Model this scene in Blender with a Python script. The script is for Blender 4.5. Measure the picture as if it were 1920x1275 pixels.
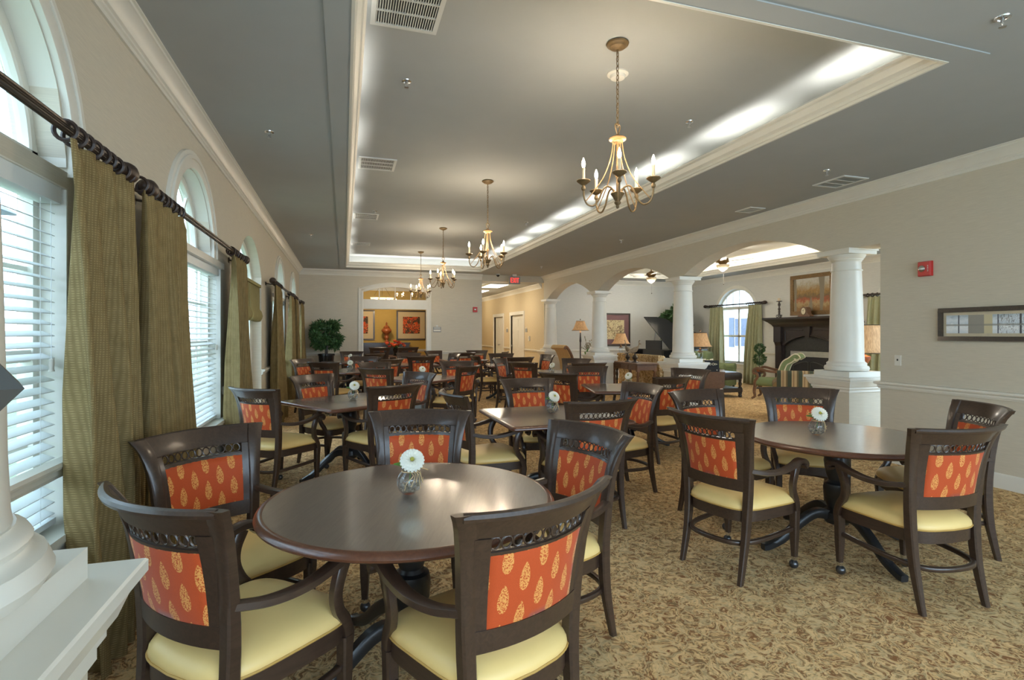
import bpy, bmesh, math, random
from math import pi, sin, cos, radians as R, sqrt, atan2
from mathutils import Vector, Matrix
random.seed(7)
scene = bpy.context.scene
for o in list(bpy.data.objects): bpy.data.objects.remove(o)
COL = scene.collection

# ------------------------------------------------------------------ camera
CAM_H = 1.45
YAW = math.atan(0.315)
cd = bpy.data.cameras.new('camera'); cam = bpy.data.objects.new('camera', cd); COL.objects.link(cam)
cd.sensor_fit = 'HORIZONTAL'; cd.sensor_width = 36.0; cd.lens = 36.0 * 1000 / 1920
cd.shift_y = -12.5 / 1920; cd.clip_start = 0.05; cd.clip_end = 300
cam.location = (0, 0, CAM_H); cam.rotation_euler = (R(90), 0, -YAW)
scene.camera = cam

# ------------------------------------------------------------------ world, exposure
w = bpy.data.worlds.new('world'); scene.world = w; w.use_nodes = True
bg = w.node_tree.nodes['Background']
bg.inputs[0].default_value = (0.61, 0.81, 1.0, 1); bg.inputs[1].default_value = 5.2
scene.view_settings.view_transform = 'Standard'; scene.view_settings.look = 'None'
scene.view_settings.exposure = 0.48; scene.view_settings.gamma = 1.0
scene.view_settings.use_curve_mapping = False

def area(name, loc, rot, sx, sy, power, col, portal=False, spread=None):
    l = bpy.data.lights.new(name, 'AREA'); l.shape = 'RECTANGLE'; l.size = sx; l.size_y = sy
    l.energy = power; l.color = col
    if portal: l.cycles.is_portal = True
    if spread: l.spread = spread
    o = bpy.data.objects.new(name, l); COL.objects.link(o); o.location = loc; o.rotation_euler = rot
    return o
def point(name, loc, power, col, r=.03):
    l = bpy.data.lights.new(name, 'POINT'); l.energy = power; l.color = col; l.shadow_soft_size = r
    o = bpy.data.objects.new(name, l); COL.objects.link(o); o.location = loc; return o
WARM = (1.0, 0.86, 0.66); COVE = (1.0, 0.97, 0.90)
# cove lamps lie in the ledge of the coffered ceiling, hidden behind its crown moulding, shining up and inward
TX0, TX1, TY0, TY1 = 0.05, 3.67, 2.42, 14.6
CZ, UZ = 3.19, 3.52
LIP = 0.12
for i in range(9):
    yy = TY0 + .55 + i * 1.385
    area('cove_lamp', (TX0 - .10, yy, CZ + .05), (R(180), R(55), 0), .06, .85, 3.6, COVE)
    area('cove_lamp', (TX1 + .10, yy, CZ + .05), (R(180), R(-55), 0), .06, .85, 5.2, COVE)
area('cove_lamp', ((TX0 + TX1) / 2, TY1 + .10, CZ + .05), (R(180 + 15), 0, 0), TX1 - TX0, .06, 11, COVE)
area('cove_lamp', ((TX0 + TX1) / 2, TY0 - .10, CZ + .05), (R(180 - 58), 0, 0), TX1 - TX0, .06, 10, COVE)
# daylight portals in the windows
for y0, y1, z0, z1 in ((1.5, 2.8, .6, 2.9), (3.85, 5.85, .6, 2.7), (6.8, 8.5, .05, 2.6), (9.7, 11.7, .6, 2.7), (12.4, 14.4, .6, 2.7)):
    area('portal', (-1.34, (y0 + y1) / 2, (z0 + z1) / 2), (0, R(-90), 0), z1 - z0, y1 - y0, 1, (1, 1, 1), True)
for y0, y1 in ((12.27, 13.93), (7.0, 8.66)):
    area('portal', (11.3, (y0 + y1) / 2, 1.65), (0, R(90), 0), 2.3, y1 - y0, 1, (1, 1, 1), True)
area('portal', (8.65, 3.45, 1.65), (R(90), 0, 0), 4.3, 2.5, 1, (1, 1, 1), True)  # portal for the added front glazing of the living room
area('portal', (2.4, -3.3, 1.5), (R(90), 0, 0), 7.0, 2.9, 1, (1, 1, 1), True)  # portal for the added glazing behind the camera

# ------------------------------------------------------------------ material helpers
def srgb(r, g, b):
    f = lambda v: (v / 255 / 12.92) if v / 255 <= .04045 else ((v / 255 + .055) / 1.055) ** 2.4
    return (f(r), f(g), f(b))
class NT:
    def __init__(s, name):
        s.m = bpy.data.materials.new(name); s.m.use_nodes = True; s.t = s.m.node_tree
        s.b = s.t.nodes['Principled BSDF']; s.out = s.t.nodes['Material Output']
    def n(s, typ, **kw):
        nd = s.t.nodes.new(typ)
        for k, v in kw.items(): setattr(nd, k, v)
        return nd
    def l(s, a, b): s.t.links.new(a, b)
    def val(s, sock, v):
        if hasattr(v, 'is_linked') or isinstance(v, bpy.types.NodeSocket): s.l(v, sock)
        else: sock.default_value = v
    def math(s, op, a, b=0.0, c=None):
        nd = s.n('ShaderNodeMath', operation=op); s.val(nd.inputs[0], a); s.val(nd.inputs[1], b)
        if c is not None: s.val(nd.inputs[2], c)
        return nd.outputs[0]
    def coord(s, which='Object', scale=(1, 1, 1), rot=(0, 0, 0)):
        tc = s.n('ShaderNodeTexCoord'); mp = s.n('ShaderNodeMapping')
        mp.inputs['Scale'].default_value = scale; mp.inputs['Rotation'].default_value = rot
        s.l(tc.outputs[which], mp.inputs[0]); return mp.outputs[0]
    def noise(s, vec, scale, detail=3, rough=.5, dist=0):
        nd = s.n('ShaderNodeTexNoise'); s.l(vec, nd.inputs['Vector'])
        nd.inputs['Scale'].default_value = scale; nd.inputs['Detail'].default_value = detail
        nd.inputs['Roughness'].default_value = rough; nd.inputs['Distortion'].default_value = dist
        return nd.outputs['Fac']
    def ramp(s, fac, stops):
        nd = s.n('ShaderNodeValToRGB'); e = nd.color_ramp.elements
        while len(e) < len(stops): e.new(.5)
        for i, (p, c) in enumerate(stops): e[i].position = p; e[i].color = tuple(c) + ((1,) if len(c) == 3 else ())
        s.l(fac, nd.inputs[0]); return nd.outputs[0]
    def mix(s, fac, a, b):
        nd = s.n('ShaderNodeMix', data_type='RGBA'); s.val(nd.inputs[0], fac)
        for sock, v in ((nd.inputs[6], a), (nd.inputs[7], b)):
            if isinstance(v, bpy.types.NodeSocket): s.l(v, sock)
            else: sock.default_value = tuple(v) + ((1,) if len(v) == 3 else ())
        return nd.outputs[2]
    def bump(s, h, strength=.2, dist=.01):
        nd = s.n('ShaderNodeBump'); nd.inputs['Strength'].default_value = strength; nd.inputs['Distance'].default_value = dist
        s.l(h, nd.inputs['Height']); s.l(nd.outputs[0], s.b.inputs['Normal'])
    def set(s, col=None, rough=None, metal=None, spec=None, coat=None):
        if col is not None:
            if isinstance(col, bpy.types.NodeSocket): s.l(col, s.b.inputs['Base Color'])
            else: s.b.inputs['Base Color'].default_value = tuple(col) + (1,)
        if rough is not None: s.val(s.b.inputs['Roughness'], rough)
        if metal is not None: s.b.inputs['Metallic'].default_value = metal
        if spec is not None: s.b.inputs['Specular IOR Level'].default_value = spec
        if coat is not None: s.b.inputs['Coat Weight'].default_value = coat; s.b.inputs['Coat Roughness'].default_value = .15
        return s.m
def paint(name, col, rough=.6, var=.06, scale=6, bump=.02, metal=0, spec=None, coat=None):
    n = NT(name); v = n.coord(); f = n.noise(v, scale, 4)
    c0 = tuple(x * (1 - var) for x in col); c1 = tuple(min(1, x * (1 + var)) for x in col)
    n.set(n.ramp(f, [(.3, c0), (.7, c1)]), rough, metal, spec, coat)
    if bump: n.bump(n.noise(v, scale * 30, 2), bump, .002)
    return n.m
def wood(name, c0, c1, rough=.32, coat=.3, sc=(30, 4, 30)):
    n = NT(name); v = n.coord(scale=sc); f = n.noise(v, 1.5, 5, .6, 1.5)
    n.set(n.ramp(f, [(.3, c0), (.7, c1)]), rough, 0, None, coat); n.bump(f, .05, .002); return n.m
def emis(name, col, st):
    n = NT(name); n.set(col, .5); n.b.inputs['Emission Color'].default_value = tuple(col) + (1,)
    n.b.inputs['Emission Strength'].default_value = st; return n.m
M = {}
M['white'] = paint('white_trim_paint', srgb(226, 223, 212), .38, .02, 5, .01)
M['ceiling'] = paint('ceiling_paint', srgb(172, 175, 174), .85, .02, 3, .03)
def wallpaper(name, col):
    n = NT(name); v = n.coord(scale=(1, 1, 24)); f = n.noise(v, 7, 5, .65)
    n.set(n.ramp(f, [(.25, tuple(x * .90 for x in col)), (.75, tuple(min(1, x * 1.08) for x in col))]), .75)
    n.bump(f, .08, .004); return n.m
M['wallpaper'] = wallpaper('beige_grasscloth', srgb(208, 200, 182))
M['hallpaper'] = wallpaper('tan_hall_wallpaper', srgb(210, 192, 156))
M['livingpaper'] = wallpaper('grey_beige_wallpaper', srgb(214, 213, 206))
M['gold'] = wallpaper('gold_wall_paint', srgb(190, 158, 82))
def carpet():
    n = NT('scroll_pattern_carpet'); v = n.coord(scale=(1, 1, 1))
    n1 = n.n('ShaderNodeTexNoise'); n.l(v, n1.inputs['Vector']); n1.inputs['Scale'].default_value = 7; n1.inputs['Detail'].default_value = 2
    ad = n.n('ShaderNodeVectorMath', operation='MULTIPLY_ADD'); n.l(n1.outputs['Color'], ad.inputs[0]); ad.inputs[1].default_value = (.22, .22, .22); n.l(v, ad.inputs[2])
    vo = n.n('ShaderNodeTexVoronoi', feature='DISTANCE_TO_EDGE'); n.l(ad.outputs[0], vo.inputs['Vector']); vo.inputs['Scale'].default_value = 13
    f1 = n.noise(ad.outputs[0], 13, 3, .6, 1.3)
    f2 = n.noise(ad.outputs[0], 42, 3, .6, 1.2)
    f3 = n.noise(v, 380, 2, .7)
    area_ = n.ramp(f1, [(.40, (0, 0, 0)), (.50, (1, 1, 1))])
    stroke = n.ramp(f2, [(.45, (1, 1, 1)), (.57, (0, 0, 0))])
    base = n.mix(n.noise(v, 3, 2), srgb(246, 208, 148), srgb(250, 220, 166))
    tone = n.mix(n.ramp(n.noise(ad.outputs[0], 31, 2), [(.45, (0, 0, 0)), (.6, (1, 1, 1))]), srgb(150, 100, 64), srgb(142, 118, 84))
    c = n.mix(n.math('MULTIPLY', area_, .38), base, srgb(212, 166, 108))
    c = n.mix(n.math('MULTIPLY', n.math('MULTIPLY', area_, stroke), .95), c, tone)
    c = n.mix(n.math('MULTIPLY', stroke, .22), c, srgb(150, 112, 76))
    rust = n.ramp(n.noise(ad.outputs[0], 70, 2, .5, 1), [(.60, (0, 0, 0)), (.66, (1, 1, 1))])
    c = n.mix(n.math('MULTIPLY', n.math('MULTIPLY', rust, area_), .55), c, srgb(146, 80, 54))
    ln = n.ramp(vo.outputs['Distance'], [(.03, (1, 1, 1)), (.08, (0, 0, 0))])
    c = n.mix(n.math('MULTIPLY', ln, .55), c, srgb(236, 210, 160))
    c = n.mix(n.ramp(f3, [(.35, (.10, .10, .10)), (.7, (0, 0, 0))]), c, srgb(112, 88, 62))
    n.set(c, .95, 0, .1); n.bump(n.math('ADD', f3, n.math('MULTIPLY', f1, .6)), .5, .006); return n.m
M['carpet'] = carpet()
M['chairwood'] = wood('dark_walnut_wood', (.036, .0195, .0125), (.062, .034, .0215), .38, .4)
M['tablewood'] = wood('mahogany_table_top', (.085, .062, .050), (.125, .092, .074), .34, 1.0, (40, 3, 40)); M['tablewood'].node_tree.nodes['Principled BSDF'].inputs['Coat IOR'].default_value = 2.3
M['edgewood'] = wood('reddish_table_edge', (.085, .028, .014), (.14, .05, .024), .3, .5, (20, 20, 20))
M['blackbase'] = paint('black_table_base', (.018, .018, .02), .38, .1, 8, .02, coat=.2)
M['vinyl'] = paint('cream_yellow_vinyl', srgb(244, 210, 138), .42, .04, 4, .03)
M['piping'] = paint('golden_seat_piping', srgb(198, 158, 84), .5)
M['chrome'] = paint('chrome_metal', (.75, .75, .76), .18, .02, 5, 0, 1)
M['castor'] = paint('dark_steel_castor', (.10, .10, .105), .28, .1, 9, 0, .8)
def leaf_fabric():
    n = NT('orange_leaf_print_fabric'); tc = n.n('ShaderNodeTexCoord'); sp = n.n('ShaderNodeSeparateXYZ'); n.l(tc.outputs['Object'], sp.inputs[0])
    x = sp.outputs[0]; z = sp.outputs[2]; TW, TH = .060, .124
    u0 = n.math('DIVIDE', n.math('ADD', x, 4.6), TW); col = n.math('FLOOR', u0)
    odd = n.math('FLOORED_MODULO', col, 2.0)
    v0 = n.math('ADD', n.math('DIVIDE', z, TH), n.math('MULTIPLY', odd, .5))
    fu = n.math('SUBTRACT', n.math('FRACT', u0), .5); fv = n.math('SUBTRACT', n.math('FRACT', v0), .5)
    X = n.math('MULTIPLY', fu, TW); Z = n.math('MULTIPLY', fv, TH)
    t = n.math('DIVIDE', n.math('ADD', Z, .045), .090)          # 0 bottom .. 1 tip
    prof = n.math('MULTIPLY', n.math('POWER', n.math('MAXIMUM', t, 0.0), .5), n.math('POWER', n.math('MAXIMUM', n.math('SUBTRACT', 1.0, t), 0.0), .8))
    half = n.math('MULTIPLY', prof, .040)
    ins = n.math('GREATER_THAN', n.math('SUBTRACT', half, n.math('ABSOLUTE', X)), 0.0)
    sn = n.noise(tc.outputs['Object'], 230, 1, .5); sm = n.ramp(sn, [(.42, (0, 0, 0)), (.5, (1, 1, 1))])
    mask = n.math('MULTIPLY', ins, sm)
    wv = n.noise(tc.outputs['Object'], 700, 1)
    base = n.mix(wv, srgb(172, 62, 20), srgb(210, 88, 36))
    n.set(n.mix(n.math('MULTIPLY', mask, .78), base, srgb(236, 172, 92)), .6, 0, .35); n.bump(wv, .15, .001)
    n.b.inputs['Sheen Weight'].default_value = .15
    return n.m
M['leaf'] = leaf_fabric()
def woven(name, c0, c1, sc=260, rough=.85, bump=.35):
    n = NT(name); v = n.coord(scale=(sc, sc, sc)); ck = n.n('ShaderNodeTexWave', wave_type='BANDS', bands_direction='Z'); n.l(v, ck.inputs['Vector']); ck.inputs['Scale'].default_value = .35; ck.inputs['Distortion'].default_value = 1.5
    ck2 = n.n('ShaderNodeTexWave', wave_type='BANDS', bands_direction='Y'); n.l(v, ck2.inputs['Vector']); ck2.inputs['Scale'].default_value = .35; ck2.inputs['Distortion'].default_value = 1.5
    f = n.math('MULTIPLY', ck.outputs['Fac'], ck2.outputs['Fac']); g = n.noise(n.coord(), 14, 4)
    n.set(n.ramp(n.math('ADD', n.math('MULTIPLY', f, .28), n.math('ADD', n.math('MULTIPLY', g, .3), .22)), [(.2, c0), (.75, c1)]), rough, 0, .2); n.bump(f, bump, .004); return n.m
M['curtain'] = woven('olive_woven_curtain', srgb(104, 86, 52), srgb(170, 148, 102), 90)
M['shade_fab'] = woven('olive_roman_shade', srgb(140, 132, 88), srgb(176, 168, 122), 100)
M['rod'] = paint('bronze_curtain_rod', (.05, .036, .028), .32, .25, 20, .05, .3)
M['rodfin'] = paint('dark_turned_finial_wood', (.036, .02, .014), .4, .35, 30, .2)
M['slat'] = paint('white_blind_slat', srgb(236, 240, 240), .45, .01)
def thin_glass(name, tint=(1, 1, 1), ior=1.45, rough=0.0):
    n = NT(name); n.t.nodes.remove(n.b)
    fr = n.n('ShaderNodeFresnel'); ge = n.n('ShaderNodeNewGeometry')
    n.l(n.math('ADD', ior, n.math('MULTIPLY', ge.outputs['Backfacing'], 1 / ior - ior)), fr.inputs[0])
    tr = n.n('ShaderNodeBsdfTransparent'); tr.inputs[0].default_value = tuple(tint) + (1,)
    gl = n.n('ShaderNodeBsdfGlossy'); gl.inputs['Roughness'].default_value = rough
    mx = n.n('ShaderNodeMixShader'); n.l(fr.outputs[0], mx.inputs[0]); n.l(tr.outputs[0], mx.inputs[1]); n.l(gl.outputs[0], mx.inputs[2])
    n.l(mx.outputs[0], n.out.inputs[0]); return n.m
M['pane'] = thin_glass('window_pane_glass', (.97, .99, 1))
M['bowlglass'] = thin_glass('clear_bowl_glass', (.93, .96, .98), 1.6)
M['brass'] = paint('antique_brass', srgb(116, 94, 62), .48, .25, 25, .15, .2)
M['gildwood'] = paint('gilded_hub', srgb(156, 122, 80), .45, .15, 25, .1, .2)
M['candle'] = paint('ivory_candle_sleeve', srgb(226, 206, 172), .6)
M['bulb'] = emis('flame_bulb_glow', (1.0, .78, .5), 60)
M['grille'] = paint('white_vent_metal', srgb(214, 216, 212), .5, .02)
M['dark'] = paint('dark_void', (.02, .02, .022), .8)
M['redplastic'] = paint('red_alarm_plastic', srgb(196, 40, 34), .35)
M['steel'] = paint('brushed_steel', (.55, .55, .55), .28, .1, 8, 0, 1)
M['petal'] = paint('white_petal', srgb(244, 242, 228), .6, .03)
M['petaly'] = paint('flower_centre_green_yellow', srgb(176, 168, 70), .7)
M['green'] = paint('fresh_leaf_green', srgb(84, 132, 52), .5, .2)
M['darkgreen'] = paint('ficus_leaf_green', srgb(62, 92, 48), .45, .35, 30)
M['pebble'] = paint('mixed_river_pebbles', srgb(170, 150, 128), .55, .45, 60)
M['raffia'] = paint('natural_raffia', srgb(214, 186, 140), .8)
M['blackgloss'] = paint('black_gloss', (.012, .012, .013), .12, .05, 5, 0, coat=.6)
M['frame_dark'] = wood('dark_picture_frame', (.03, .022, .016), (.07, .05, .034), .4, .2)
M['frame_gold'] = paint('antique_gold_frame', srgb(120, 92, 52), .45, .3, 40, .3, .3)
M['mat'] = paint('warm_mat_board', srgb(206, 186, 146), .9, .02)
M['mat_mauve'] = paint('mauve_mat_board', srgb(128, 96, 96), .9, .06)
M['brownwood'] = wood('red_brown_furniture_wood', (.12, .056, .027), (.21, .105, .052), .36, .3)
M['espresso'] = wood('espresso_furniture_wood', (.018, .013, .012), (.035, .025, .022), .32, .3)
M['greenfab'] = woven('sage_green_upholstery', srgb(106, 118, 80), srgb(140, 150, 106), 500, .85, .15)
M['leather'] = paint('dark_leather', (.035, .024, .02), .28, .2, 12, .1, coat=.25)
M['tanfab'] = paint('tan_upholstery', srgb(190, 160, 112), .85, .08, 30, .1)
M['creamfab'] = paint('cream_upholstery', srgb(206, 194, 168), .85, .05, 20, .08)
def stripes(name, axis, cols, per):
    n = NT(name); tc = n.n('ShaderNodeTexCoord'); sp = n.n('ShaderNodeSeparateXYZ'); n.l(tc.outputs['Object'], sp.inputs[0])
    f = n.math('FRACT', n.math('DIVIDE', n.math('ADD', sp.outputs[axis], 20.0), per))
    nd = n.n('ShaderNodeValToRGB'); nd.color_ramp.interpolation = 'CONSTANT'; e = nd.color_ramp.elements
    while len(e) < len(cols): e.new(.5)
    for i, (p, c) in enumerate(cols): e[i].position = p; e[i].color = tuple(c) + (1,)
    n.l(f, nd.inputs[0]); n.set(nd.outputs[0], .85, 0, .2); n.bump(n.noise(tc.outputs['Object'], 300, 2), .1, .002); return n.m
M['stripe'] = stripes('green_tan_striped_upholstery', 0, [(0, srgb(74, 76, 58)), (.36, srgb(176, 146, 104)), (.52, srgb(126, 96, 66)), (.6, srgb(176, 146, 104)), (.84, srgb(110, 92, 62))], .155)
M['stripe3'] = stripes('green_tan_striped_upholstery_side', 1, [(0, srgb(74, 76, 58)), (.36, srgb(176, 146, 104)), (.52, srgb(126, 96, 66)), (.6, srgb(176, 146, 104)), (.84, srgb(110, 92, 62))], .155)
M['stripe2'] = stripes('cream_striped_upholstery', 1, [(0, srgb(196, 186, 164)), (.75, srgb(120, 112, 88))], .06)
def floral(name, c0, cs, sc):
    n = NT(name); v = n.coord(); c = c0
    for i, (col, th) in enumerate(cs):
        f = n.noise(v, sc * (1 + .3 * i), 3, .6, 1.5 + i)
        c = n.mix(n.ramp(f, [(th, (0, 0, 0)), (th + .05, (1, 1, 1))]), c, col)
    n.set(c, .8); return n.m
M['floral'] = floral('tan_floral_upholstery', srgb(196, 172, 128), [(srgb(150, 120, 74), .5), (srgb(222, 210, 180), .58), (srgb(96, 104, 72), .62)], 9)
M['artflowers'] = floral('orange_flower_print', srgb(70, 58, 40), [(srgb(214, 84, 34), .47), (srgb(226, 182, 118), .60), (srgb(160, 44, 24), .63)], 9)
M['artleaf'] = floral('tan_botanical_print', srgb(214, 196, 150), [(srgb(160, 140, 104), .5), (srgb(118, 70, 64), .58), (srgb(236, 222, 186), .62)], 7)
def landscape(name, stops, zaxis=2, z0=0, h=1., posts=0):
    n = NT(name); tc = n.n('ShaderNodeTexCoord'); sp = n.n('ShaderNodeSeparateXYZ'); n.l(tc.outputs['Object'], sp.inputs[0])
    f = n.noise(tc.outputs['Object'], 9, 5, .65, .6)
    z = n.math('ADD', n.math('DIVIDE', n.math('SUBTRACT', sp.outputs[zaxis], z0), h), n.math('MULTIPLY', n.math('SUBTRACT', f, .5), .55))
    g = n.noise(tc.outputs['Object'], 26, 4)
    c = n.mix(n.math('MULTIPLY', g, .35), n.ramp(z, stops), srgb(60, 44, 28))
    if posts:
        p = n.noise(n.coord(scale=(1, 1, .12)), posts, 2, .4); c = n.mix(n.ramp(p, [(.56, (0, 0, 0)), (.60, (1, 1, 1))]), c, srgb(128, 118, 98))
    n.set(c, .5); return n.m
M['painting'] = landscape('autumn_river_painting', [(.08, srgb(150, 110, 60)), (.22, srgb(186, 160, 110)), (.33, srgb(170, 84, 40)), (.45, srgb(112, 92, 52)), (.62, srgb(168, 128, 62)), (.82, srgb(190, 178, 150)), (.95, srgb(206, 202, 190))], 2, -.4, .8, 5)
def winter():
    n = NT('snowy_fence_print'); tc = n.n('ShaderNodeTexCoord'); sp = n.n('ShaderNodeSeparateXYZ'); n.l(tc.outputs['Object'], sp.inputs[0]); x, z = sp.outputs[0], sp.outputs[2]
    f = n.noise(tc.outputs['Object'], 14, 5, .7, .8); zz = n.math('ADD', n.math('DIVIDE', n.math('ADD', z, .1), .2), n.math('MULTIPLY', n.math('SUBTRACT', f, .5), .7))
    c = n.ramp(zz, [(.1, srgb(222, 230, 236)), (.35, srgb(240, 244, 246)), (.5, srgb(206, 218, 228)), (.72, srgb(226, 234, 240)), (.95, srgb(176, 190, 200))])
    tw = n.noise(n.coord(scale=(3, 1, 1)), 22, 4, .7, 2); right = n.math('GREATER_THAN', x, -.16)
    c = n.mix(n.math('MULTIPLY', right, n.ramp(tw, [(.52, (0, 0, 0)), (.58, (.8, .8, .8))])), c, srgb(96, 92, 92))
    for x0, hw, col, k in ((-.33, .075, srgb(152, 148, 138), 1), (-.235, .035, srgb(206, 196, 160), 1), (-.49, .006, srgb(88, 92, 104), 1), (-.155, .005, srgb(88, 92, 104), 1), (.02, .008, srgb(80, 80, 84), 1), (.3, .03, srgb(160, 154, 140), 1)):
        c = n.mix(n.math('COMPARE', x, x0, hw), c, col)
    c = n.mix(n.math('MULTIPLY', n.math('COMPARE', z, -.008, .009), .7), c, srgb(140, 138, 130))
    n.set(c, .35); return n.m
M['winterprint'] = winter()
M['lampshade'] = NT('tan_silk_lampshade').m
def lampshade():
    n = NT('silk_lampshade'); v = n.coord(scale=(1, 1, .12)); f = n.noise(v, 60, 2)
    n.set(n.ramp(f, [(.3, srgb(168, 132, 92)), (.7, srgb(200, 162, 118))]), .7)
    n.l(n.ramp(f, [(.3, srgb(206, 140, 84)), (.7, srgb(238, 186, 124))]), n.b.inputs['Emission Color']); n.b.inputs['Emission Strength'].default_value = .16
    return n.m
M['lampshade'] = lampshade()
M['fluoro'] = emis('ceiling_light_diffuser', (1, .95, .84), 5)
M['bowllamp'] = emis('alabaster_bowl_light', (1, .78, .5), 1.1)
M['exitred'] = emis('exit_letter_glow', (1.0, .05, .04), 1.1)
M['terracotta'] = paint('copper_terracotta', srgb(150, 82, 42), .4, .25, 20, .1)
M['ceramic'] = paint('aged_stone_ceramic', srgb(150, 132, 108), .6, .3, 30, .2)
M['signgrey'] = paint('sign_grey', srgb(150, 150, 148), .6, .03)
M['screen'] = paint('fire_screen_mesh', (.03, .03, .028), .5, .3, 40, .1)
M['concrete'] = paint('pale_pavement', srgb(190, 188, 182), .9, .06)
def siding():
    n = NT('white_house_siding'); tc = n.n('ShaderNodeTexCoord'); sp = n.n('ShaderNodeSeparateXYZ'); n.l(tc.outputs['Object'], sp.inputs[0])
    f = n.math('FRACT', n.math('DIVIDE', sp.outputs[2], .18)); n.set(n.ramp(f, [(.04, srgb(190, 192, 192)), (.12, srgb(236, 238, 238))]), .7); return n.m
M['siding'] = siding()
M['shutter'] = paint('blue_grey_shutter', srgb(92, 98, 116), .6)
M['grass'] = paint('lawn_grass', srgb(120, 134, 104), .9, .25, 3)
M['greyfacet'] = paint('dark_grey_metal', srgb(78, 78, 76), .5, .06, 8, .02, .2)
M['clockface'] = paint('clock_face', srgb(220, 210, 180), .5, .02)

# ------------------------------------------------------------------ mesh helpers
def cr(pts, n=6, closed=False):
    P = [Vector(p) for p in pts]; out = []; L = len(P)
    rng = range(L) if closed else range(L - 1)
    for i in rng:
        p0 = P[(i - 1) % L] if (closed or i > 0) else P[i] * 2 - P[i + 1]
        p1 = P[i]; p2 = P[(i + 1) % L]
        p3 = P[(i + 2) % L] if (closed or i + 2 < L) else p2 * 2 - p1
        for k in range(n):
            t = k / n; out.append(.5 * ((2 * p1) + (p2 - p0) * t + (2 * p0 - 5 * p1 + 4 * p2 - p3) * t * t + (3 * p1 - p0 - 3 * p2 + p3) * t ** 3))
    if not closed: out.append(P[-1])
    return out
def itp(tb, z):
    if z <= tb[0][0]: return tb[0][1]
    for i in range(len(tb) - 1):
        a, b = tb[i], tb[i + 1]
        if z <= b[0]:
            t = (z - a[0]) / (b[0] - a[0])
            m0 = (b[1] - tb[i - 1][1]) / (b[0] - tb[i - 1][0]) if i > 0 else (b[1] - a[1]) / (b[0] - a[0])
            m1 = (tb[i + 2][1] - a[1]) / (tb[i + 2][0] - a[0]) if i + 2 < len(tb) else (b[1] - a[1]) / (b[0] - a[0])
            h = b[0] - a[0]
            return (2 * t ** 3 - 3 * t * t + 1) * a[1] + (t ** 3 - 2 * t * t + t) * h * m0 + (-2 * t ** 3 + 3 * t * t) * b[1] + (t ** 3 - t * t) * h * m1
    return tb[-1][1]
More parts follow.
